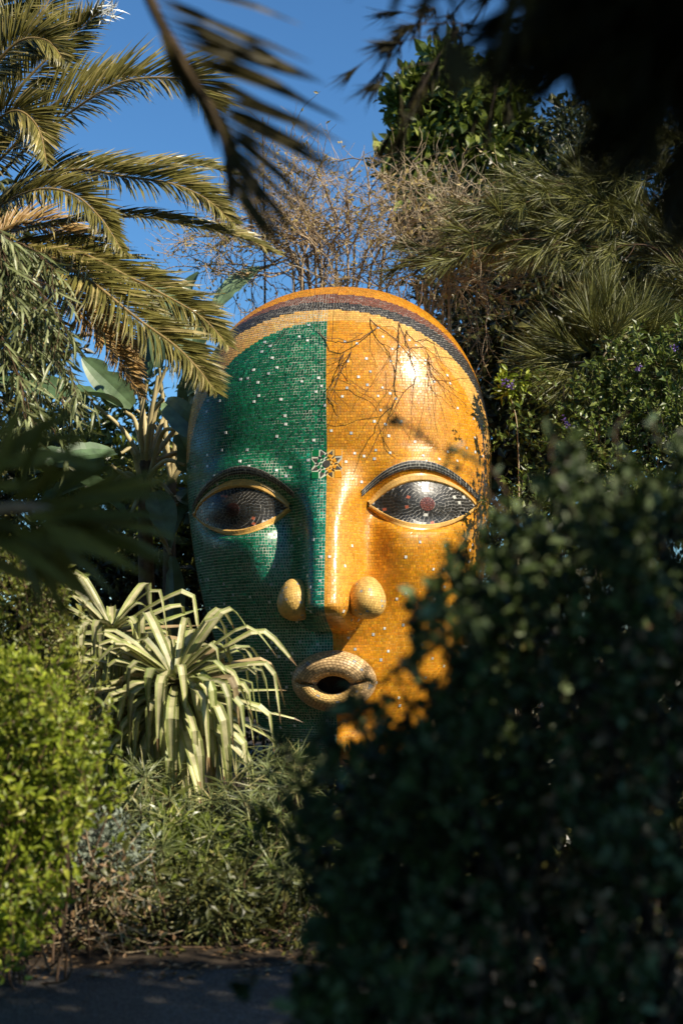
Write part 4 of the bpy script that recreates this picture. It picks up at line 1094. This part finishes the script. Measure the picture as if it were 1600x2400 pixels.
outline_bush('bright_shrub', 'bright yellow green leafy shrub lit by the sun at left', lime_region, 6.6, 17000, (.040, .017), M_lime, 180, leafmat('lime_leaf_single', (.14, .20, .015), (.34, .40, .04), (.50, .50, .08), .35, .4, per='object'), 'oval', 26, .4, None, .5, .17, 150, .075, .007)
def hedge_region():
    ed = [(1290, 40), (1350, 110), (1450, 160), (1560, 190), (1700, 200), (1850, 215)]
    py = rng.uniform(1310, 1850); ex = np.interp(py, [e[0] for e in ed], [e[1] for e in ed]); return ex - rng.random() ** 1.2 * (ex + 120), py
outline_bush('small_leaved_shrub', 'olive shrub with tiny leaves behind the bright shrub at left', hedge_region, 7.7, 9000, (.036, .016), M_limesmall, 0, None, 'diamond', 20, .35)

# ---------- light green flowering shrub on the right
def dur_region():
    ed = [(1180, 1010), (1250, 930), (1330, 960), (1420, 880), (1500, 830), (1600, 800), (1700, 790)]
    px = rng.uniform(1190, 1720); t_ = np.interp(px, [e[0] for e in ed], [e[1] for e in ed]); return px, t_ + rng.random() ** 1.4 * 420
ds = outline_bush('flowering_shrub', 'light green shrub with small purple flowers right of the head', dur_region, 11.4, 10000, (.055, .027), M_duranta, 0, None, 'diamond', 22, .35, M_bark_dark, .5, .2, 150, .1, .010)
for px, py in [(1495, 862), (1320, 985), (1330, 1000), (1185, 895), (1195, 905), (1580, 815)]:
    c = P(px, py, 11.0); m = 10
    leaves('flower', c + rng.normal(size=(m, 3)) * .015, rdir(m), rdir(m), .028, .02, M_purple, ds, 'diamond')
sp = base_thing('flowering_spray', 'small lit spray with purple flowers right beside the head', 'plant', P(1190, 900, 11.4)[0], 11.4)
c = np.array([P(rng.normal(1190, 16), rng.normal(898, 14), 11.4) for _ in range(14)])
tubes('stem', [(catmull([(P(1190, 900, 11.4)[0], 11.4, 0), P(1215, 1100, 11.4), P(1190, 905, 11.4)], 14), .01, .004)], M_straw, sp, 4)
p, d, nn, l, w = clump_leaves(c, .06, 12, .06, .028); leaves('leaves', p, d, nn, l, w, M_lime, sp, 'oval')
leaves('flower', P(1195, 905, 11.3) + rng.normal(size=(12, 3)) * .02, rdir(12), rdir(12), .022, .016, M_purple, sp, 'diamond')

# ---------- feathery casuarinas
def sprays(t, heads, L, per, W, mat, name='needles', droop=.35, spread=.55):
    """heads: (point, direction): a brush of long thin needles from each"""
    Pp, D = [], []
    for p, d in heads:
        d = norm(np.asarray(d, float)); k = per
        Pp.append(np.asarray(p) + d * (rng.random((k, 1)) * L * .5)); D.append(d + rdir(k) * spread + np.array([0, 0, -droop]) * rng.random((k, 1)))
    Pp, D = np.concatenate(Pp), np.concatenate(D); n = len(Pp)
    leaves(name, Pp, D, rdir(n), L * rng.uniform(.5, 1.1, n), W, mat, t, 'needle', 'stuff')
def feather_branches(t, lines, L, per, W, mat, density=16, bmat=None, r=.012, droop=.35, spread=.55):
    hs = []; tb = []
    for pts in lines:
        c = catmull([np.asarray(q, float) for q in pts], 40); tb.append((c, r, r * .3))
        for k in np.linspace(4, 39, density).astype(int):
            d = norm(c[k] - c[k - 2]); hs.append((c[k], d + rdir(1)[0] * .55))
            e = wander(c[k], d + rdir(1)[0] * .8, .22, 4, .2); tb.append((e, .004, .002)); hs.append((e[-1], norm(e[-1] - e[0])))
    tubes('branches', tb, bmat or M_twig_dark, t, 4, 'stuff')
    sprays(t, hs, L, per, W, mat, droop=droop, spread=spread)
cb = base_thing('casuarina', 'feathery olive casuarina boughs reaching left behind the head', 'tree', 3.9, 13.1)
tubes('trunk', [(catmull([(3.9, 13.1, -.05), (3.85, 13.0, 3), (3.7, 13, 7.5)], 12), .13, .05)], M_bark_dark, cb, 8)
y_ = 12.9
feather_branches(cb, [[(3.8, 13, 4.0), P(1500, 470, y_), P(1300, 480, y_), P(1150, 530, y_ - .2), P(1010, 610, y_ - .3)],
                      [(3.8, 13, 4.6), P(1480, 450, y_), P(1340, 430, y_), P(1250, 450, y_)], [(3.8, 13, 4.4), P(1500, 520, y_), P(1380, 470, y_ - .2), P(1250, 460, y_ - .3), P(1130, 500, y_ - .3)],
                      [(3.8, 13, 4.2), P(1520, 560, y_), P(1420, 520, y_ - .2), P(1300, 560, y_ - .3)], [(3.8, 13, 5.0), P(1560, 400, y_), P(1470, 430, y_), P(1400, 470, y_)],
                      [(3.8, 13, 3.9), P(1560, 600, y_), P(1400, 580, y_ - .2), P(1230, 560, y_ - .4), P(1100, 590, y_ - .4)], [(3.75, 13, 6.2), P(1620, 330, y_), P(1540, 330, y_), P(1480, 370, y_)]],
                 .34, 60, .0055, M_cas, 15)
fb = base_thing('feathery_bush', 'sunlit feathery bush with pale stem right of the head', 'bush', P(1420, 900, 11.9)[0], 11.9)
tubes('stem', [(catmull([(P(1400, 1100, 11.9)[0], 11.9, -.05), P(1405, 960, 11.9), P(1430, 800, 11.9)], 12), .016, .008), (catmull([P(1405, 960, 11.9), P(1330, 880, 11.8), P(1300, 850, 11.8)], 8), .009, .004), (catmull([P(1340, 850, 11.8), P(1440, 842, 11.8)], 8), .008, .005)], M_straw, fb, 5)
hs = [(P(px + rng.normal() * 12, py + rng.normal() * 12, 11.8 + rng.normal() * .15), (dx, -.25, dz)) for px, py, dx, dz in
      [(1340, 850, -.9, .2), (1340, 860, -.9, -.1), (1340, 860, -.7, -.4), (1350, 830, -.7, .6), (1380, 880, -.3, -.8), (1400, 850, .2, -.8), (1430, 800, 0, 1), (1430, 800, -.5, .8), (1430, 790, .5, .8), (1460, 800, .9, .3), (1500, 800, .6, .6), (1380, 800, -.3, .8), (1360, 870, -.6, -.7), (1450, 850, .5, -.4), (1510, 830, .8, -.2), (1400, 780, -.2, 1), (1370, 820, -.9, .4), (1320, 850, -.6, .1), (1420, 740, .05, 1), (1480, 790, .2, .8)] for _ in range(3)]
sprays(fb, hs, .42, 70, .005, M_cas, 'needles', .25, .5)

# overhanging casuarina close by on the right: trunk outside the picture, shaded boughs across its corner
nc = base_thing('casuarina', 'black shaded casuarina boughs overhanging the top right corner', 'tree', 2.2, .9)
tubes('trunk', [(catmull([(2.2, .9, -.05), (2.15, .9, 2.4), (1.9, 1.0, 5.1)], 12), .13, .06)], M_bark_dark, nc, 8)
Ln = []
for px, py, yy in [(1420, -100, 4.4), (1560, -30, 4.0), (1560, 60, 4.2), (1640, 110, 4.0), (1700, 190, 4.0), (1580, -20, 3.6), (1670, 10, 3.6), (1720, 260, 4.2), (1480, -130, 3.8), (1600, -90, 3.6), (1400, -170, 4.2), (1680, 80, 3.4), (1720, 140, 3.5), (1660, 170, 4.3), (1700, -20, 3.2), (1520, -20, 4.6), (1600, 60, 4.8), (1680, 130, 4.8), (1640, -40, 4.4), (1700, 60, 4.4), (1500, -60, 4.2), (1470, 0, 4.5), (1740, 20, 3.8)]:
    py -= 55
    yy = 2.35 + (yy - 3.2) * .45; e = P(px, py, yy); s = np.array([1.9, 1.0, 4.3 + rng.random() * .8]); Ln.append([s, s * .5 + e * .5 + UP * .25, e * .85 + s * .15 + UP * .08, e])
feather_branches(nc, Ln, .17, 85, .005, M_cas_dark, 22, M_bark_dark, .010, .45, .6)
# its drooping tips that stand out against the sky
Ln = [[(1.9, 1.0, 5.0), P(1150, -90, 5.6), P(1010, 20, 5.6), P(935, 95, 5.6)], [(1.9, 1.0, 5.0), P(1180, -60, 5.6), P(1080, 60, 5.6), P(1010, 150, 5.6), P(985, 190, 5.6)], [(1.9, 1.0, 4.9), P(1270, 20, 5.6), P(1210, 90, 5.6), P(1165, 140, 5.6)]]
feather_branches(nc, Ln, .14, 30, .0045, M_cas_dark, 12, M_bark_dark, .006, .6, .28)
# crown outside the picture
cc, _ = inside_ellipsoid(14, (2.9, 1.2, 5.4), (.9, .9, .6))
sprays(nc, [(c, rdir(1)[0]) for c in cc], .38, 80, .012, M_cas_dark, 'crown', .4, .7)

# ---------- the palm overhead: fronds hanging into the top of the picture
op = base_thing('palm', 'dark blurred palm fronds hanging close to the viewer at the top', 'palm', 1.7, .3)
oc = np.array([1.6, .35, 4.6])
tubes('trunk', [(catmull([(1.75, .25, -.05), (1.75, .25, 2.0), (1.6, .35, 4.5)], 12), .2, .17)], M_palmbark, op, 10)
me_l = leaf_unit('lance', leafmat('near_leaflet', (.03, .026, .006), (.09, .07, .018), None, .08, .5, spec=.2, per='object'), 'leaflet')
def near_frond(pts, N, L, n, W, sides, start=.3, ang=(.9, .5), lift=.1, r=.02, taper=.45):
    c = catmull([np.asarray(q, float) for q in pts], 60)
    rp = tubes('frond', [(c, r, r * .3)], M_rachis_dark, op, 7)
    T, B, Nn = leaflet_frame(c, N)
    for s in sides:
        for u in np.linspace(start, .995, n):
            k = min(59, int(u * 59)); a_ = ang[0] + (ang[1] - ang[0]) * (u - start) / (1 - start)
            d = T[k] * math.cos(a_) + B[k] * s * math.sin(a_) + Nn[k] * lift * rng.normal(1, .5) + rng.normal(size=3) * .04
            l = L * (1 - taper * max(0, (u - .5) / .5) ** 2.2) * rng.uniform(.88, 1.1)
            leaf_obj(me_l, rp, c[k], d, Nn[k] + rng.normal(size=3) * .15, l, W, 'leaflet')
    return rp
# hanging frond left of the centre (its leaflets stream to the lower right)
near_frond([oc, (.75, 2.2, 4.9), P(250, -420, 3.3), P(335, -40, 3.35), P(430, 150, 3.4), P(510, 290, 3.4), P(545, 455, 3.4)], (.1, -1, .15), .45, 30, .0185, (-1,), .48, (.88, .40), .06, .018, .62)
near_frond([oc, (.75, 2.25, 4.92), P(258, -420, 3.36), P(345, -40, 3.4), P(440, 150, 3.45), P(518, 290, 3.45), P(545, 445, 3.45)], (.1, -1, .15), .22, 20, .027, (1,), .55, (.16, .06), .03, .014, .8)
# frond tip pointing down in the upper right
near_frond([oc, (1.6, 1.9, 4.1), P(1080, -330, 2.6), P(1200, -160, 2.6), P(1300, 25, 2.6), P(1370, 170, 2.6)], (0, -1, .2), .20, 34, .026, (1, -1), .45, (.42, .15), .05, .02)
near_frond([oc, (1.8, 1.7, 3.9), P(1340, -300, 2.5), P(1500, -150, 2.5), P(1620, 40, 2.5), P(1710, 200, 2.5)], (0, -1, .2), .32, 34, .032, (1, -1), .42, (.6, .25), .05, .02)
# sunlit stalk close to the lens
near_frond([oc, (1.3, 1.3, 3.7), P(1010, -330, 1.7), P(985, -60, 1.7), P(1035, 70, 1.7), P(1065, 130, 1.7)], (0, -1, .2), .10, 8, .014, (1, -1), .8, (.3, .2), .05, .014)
for k in range(13):   # the rest of its crown
    a_ = k / 13 * 2 * math.pi + .2; d = np.array([math.cos(a_), math.sin(a_), 0])
    if d[1] > .05: continue
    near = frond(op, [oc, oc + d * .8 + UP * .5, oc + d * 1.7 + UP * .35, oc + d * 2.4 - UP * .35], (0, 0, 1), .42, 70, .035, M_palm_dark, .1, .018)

# ---------- blurred lance leaved shrub close by on the left
ns = base_thing('lance_leaved_shrub', 'dark blurred shrub with long pointed leaves close at the left', 'shrub', -1.3, 3.5)
me_n = leaf_unit('lance', M_nearleaf, 'leaf')
tubes('stem', [(catmull([(-1.3, 3.5, -.02), (-1.15, 3.5, .9), P(-200, 1350, 3.5)], 10), .016, .010), (catmull([(-1.15, 3.5, .9), P(-200, 1350, 3.5), P(-60, 1215, 3.5), P(60, 1190, 3.5), P(140, 1205, 3.5)], 16), .02, .012), (catmull([P(-200, 1350, 3.5), P(-60, 1300, 3.55), P(60, 1260, 3.55)], 10), .009, .005), (catmull([P(-200, 1350, 3.5), P(-150, 1150, 3.57), P(-40, 1060, 3.57)], 10), .009, .005)], noisemat('near_stem', (.34, .20, .11), (.55, .36, .22), 20, .7, .2), ns, 6)
for x0, y0, x1, y1, w in [(60, 1190, 230, 960, .020), (40, 1180, 120, 930, .022), (90, 1190, 360, 1040, .022), (120, 1200, 530, 1085, .015), (100, 1200, 430, 1150, .024), (130, 1210, 450, 1260, .024), (120, 1215, 400, 1330, .024), (60, 1220, 280, 1390, .024), (60, 1260, 170, 1500, .022), (40, 1260, 110, 1440, .022), (20, 1260, 200, 1420, .02), (-20, 1180, 40, 940, .022), (0, 1060, 250, 1010, .022), (-20, 1060, 160, 1120, .026), (20, 1060, 300, 1110, .022), (-40, 1060, 60, 950, .02), (60, 1250, 330, 1290, .026), (50, 1255, 250, 1240, .028), (0, 1100, 180, 1060, .024), (30, 1220, 300, 1210, .026), (20, 1230, 180, 1330, .028), (-40, 1150, 150, 1140, .026), (-60, 1300, 100, 1380, .024), (-60, 1240, 120, 1310, .03), (-80, 1120, 60, 1080, .026), (-100, 1200, 90, 1260, .03), (100, 1190, 330, 1000, .022), (140, 1200, 420, 1080, .02), (90, 1200, 380, 1130, .024), (110, 1215, 440, 1210, .022), (100, 1220, 420, 1300, .022), (90, 1225, 340, 1350, .024), (150, 1190, 300, 1100, .024), (60, 1230, 230, 1440, .022), (80, 1235, 150, 1480, .02), (0, 1060, 200, 960, .022), (30, 1060, 260, 1090, .024), (100, 1260, 300, 1320, .026), (20, 1180, 200, 1090, .026), (40, 1190, 260, 1180, .024), (-20, 1270, 160, 1360, .026)]:
    yy = 3.5 + rng.normal() * .1
    a_, b_ = P(x0, y0, yy), P(x1, y1, yy + rng.normal() * .05); L = np.linalg.norm(b_ - a_)
    leaf_obj(me_n, ns, a_, b_ - a_ + UP * .02, np.array([rng.normal() * .5, -.8, .6]), L, w * 1.75)

# ---------- dark leafy shrub in the right foreground
TOP = [(600, 2100), (640, 1900), (680, 1810), (740, 1785), (820, 1755), (900, 1690), (985, 1600), (1040, 1450), (1090, 1330), (1165, 1225), (1240, 1155), (1320, 1120), (1400, 1090), (1600, 1040), (1800, 1010)]
def bush_region():
    px = 668 + 1132 * rng.random() ** .9; t_ = np.interp(px, [e[0] for e in TOP], [e[1] for e in TOP]); return px, t_ + 70 + rng.random() ** 1.2 * (2900 - t_)
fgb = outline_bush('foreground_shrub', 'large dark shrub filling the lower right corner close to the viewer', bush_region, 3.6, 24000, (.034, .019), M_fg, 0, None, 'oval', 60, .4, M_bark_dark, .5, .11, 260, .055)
fbk = outline_bush('foreground_shrub', 'darker leaf layer added behind the large foreground shrub to fill its inside with shade', lambda: (lambda q: (q[0] + 60, q[1] + 90))(bush_region()), 4.3, 22000, (.042, .023), M_darkleaf, 0, None, 'diamond', 30, .3, M_bark_dark, .5, .14)
fbk['label'] = 'darker leaf layer added behind the large foreground shrub to fill its inside with shade'  # backing leaves added so the inside of the bush goes dark
# sprigs along its rim, each leaf of them a part
me_f = leaf_unit('oval', M_fg_one)
sprigs = [[(1180, 1200), (1100, 1110), (1020, 1050), (960, 1000), (890, 950)], [(1200, 1180), (1150, 1100), (1090, 1070), (1050, 1030)], [(1090, 1330), (1030, 1380), (980, 1440), (955, 1480)], [(1060, 1420), (1000, 1440), (960, 1460)],
          [(1020, 1520), (960, 1560), (910, 1580)], [(980, 1600), (900, 1600), (850, 1620), (820, 1600)], [(1180, 1250), (1120, 1290), (1060, 1320), (1020, 1340)], [(1300, 1120), (1290, 1060), (1300, 1020)], [(1450, 1080), (1440, 1010), (1470, 960)],
          [(1250, 1180), (1180, 1220), (1130, 1260)], [(900, 1700), (840, 1690), (780, 1720)], [(760, 1800), (700, 1780), (665, 1740)], [(1550, 1050), (1530, 1000), (1540, 960)], [(1100, 1450), (1040, 1500), (1000, 1500)], [(1000, 1650), (930, 1650), (880, 1640)]]
lines = []; cnt = 0
for sgp in sprigs:
    yy = 3.55 + rng.normal() * .2
    c = catmull([P(px, py, yy + .02 * i) for i, (px, py) in enumerate(sgp)], 24); lines.append((c, .003, .0014))
    m = int(np.linalg.norm(np.diff(c, axis=0), axis=1).sum() / .016)
    for q in range(m):
        k = rng.uniform(2, 23); i_ = int(k); T_ = norm(c[min(23, i_ + 1)] - c[i_ - 1])
        leaf_obj(me_f, fgb, c[i_], T_ * .5 + rdir(1)[0], rdir(1)[0] + UP * .4 - np.array([0, .3, 0]), .032 * rng.uniform(.7, 1.3), .017 * rng.uniform(.8, 1.2)); cnt += 1
for ln in lines: tubes('sprig', [ln], M_twig_dark, fgb, 4)
# dead brown leaves caught in it, their paler tone standing in for warm light
m = 1600; pts = np.array([bush_region() for _ in range(m)]); bp = Pv(pts[:, 0] + 260, pts[:, 1] + 250, 3.1 + rng.random(m) * .6)
leaves('dead_leaves', bp, rdir(m), rdir(m), .035, .018, M_brownleaf, fgb, 'oval', 'stuff')

# ---------- unseen trees put in and shaped to shade the foreground and cut sky light
tree('unseen_shade_tree', 'broad unseen tree beside the path with crowns shaped to shade the foreground', 'tree', (4.6, -.6), (4.4, -.5, 4.2), [((4.3, -3.0, 6.0), (2.9, 2.0, 1.6)), ((5.35, -1.0, 5.3), (1.0, .9, .9)), ((1.9, .1, 5.2), (.75, .6, .6))], M_ever, (.26, .14), 85, .5, 120, 'oval', M_bark, .22, .1, 9)  # out of view; crowns set where they shadow the foreground

tree('unseen_shade_tree', 'unseen spreading tree added behind the viewer to block sky light', 'tree', (-1.5, -4.5), (-1.4, -4.4, 3.6), [((-1.2, -4.2, 5.2), (3.4, 2.8, 1.5))], M_ever, (.26, .14), 70, .55, 130, 'oval', M_bark, .2, .1, 9)  # added out of view to block the sky from behind
tree('unseen_shade_tree', 'unseen spreading tree added left of the viewer to block sky light', 'tree', (-5.2, 2.6), (-5.0, 2.6, 3.2), [((-4.4, 2.2, 4.6), (2.4, 3.0, 2.0)), ((-4.6, 2.4, 2.0), (1.6, 2.6, 1.6))], M_ever, (.26, .14), 70, .55, 110, 'oval', M_bark, .2, .1, 9)  # added out of view to block sky fill from the left
tree('unseen_shade_tree', 'unseen leafy tree added at the far left to cut sky light on the head', 'tree', (-6.0, 9.0), (-5.9, 9.0, 3.2), [((-5.8, 9.0, 3.6), (1.6, 2.6, 2.8))], M_ever, (.24, .13), 70, .55, 130, 'oval', M_bark, .2, .1, 9)  # added out of view; darkens the left side of the head

tree('unseen_shade_tree', 'slender unseen tree added beyond the right edge to dapple the path', 'tree', (4.6, 3.3), (4.5, 3.2, 4.6), [((4.85, 2.35, 5.2), (.95, .85, .6))], M_ever, (.15, .075), 55, .34, 26, 'oval', M_bark, .12, .1, 9)  # added out of view for broken shade on the path

tree('unseen_shade_tree', 'tall unseen tree on the left whose high crown is added to cut sky light', 'tree', (-5.2, 5.4), (-4.6, 5.4, 5.4), [((-2.3, 5.0, 7.3), (2.6, 3.0, 1.1)), ((-4.6, 5.5, 5.6), (1.5, 2.2, 1.5))], M_ever, (.28, .15), 70, .55, 130, 'oval', M_bark, .2, .1, 9)  # added above the frame to darken sky fill on the left

low_bush('background_shrub', 'dark low shrub between the foreground shrub and the foot of the head', [(rng.uniform(1130, 1750), rng.uniform(1500, 2100), 8.4 + rng.normal() * .25) for _ in range(200)], 60, (.07, .035), M_darkleaf, 'diamond')

low_bush('background_shrub', 'dark low shrub hiding the footing under the chin', [(rng.uniform(620, 1080), rng.uniform(1815, 2080), 9.3 + rng.normal() * .2) for _ in range(110)], 60, (.06, .028), M_darkleaf, 'diamond')
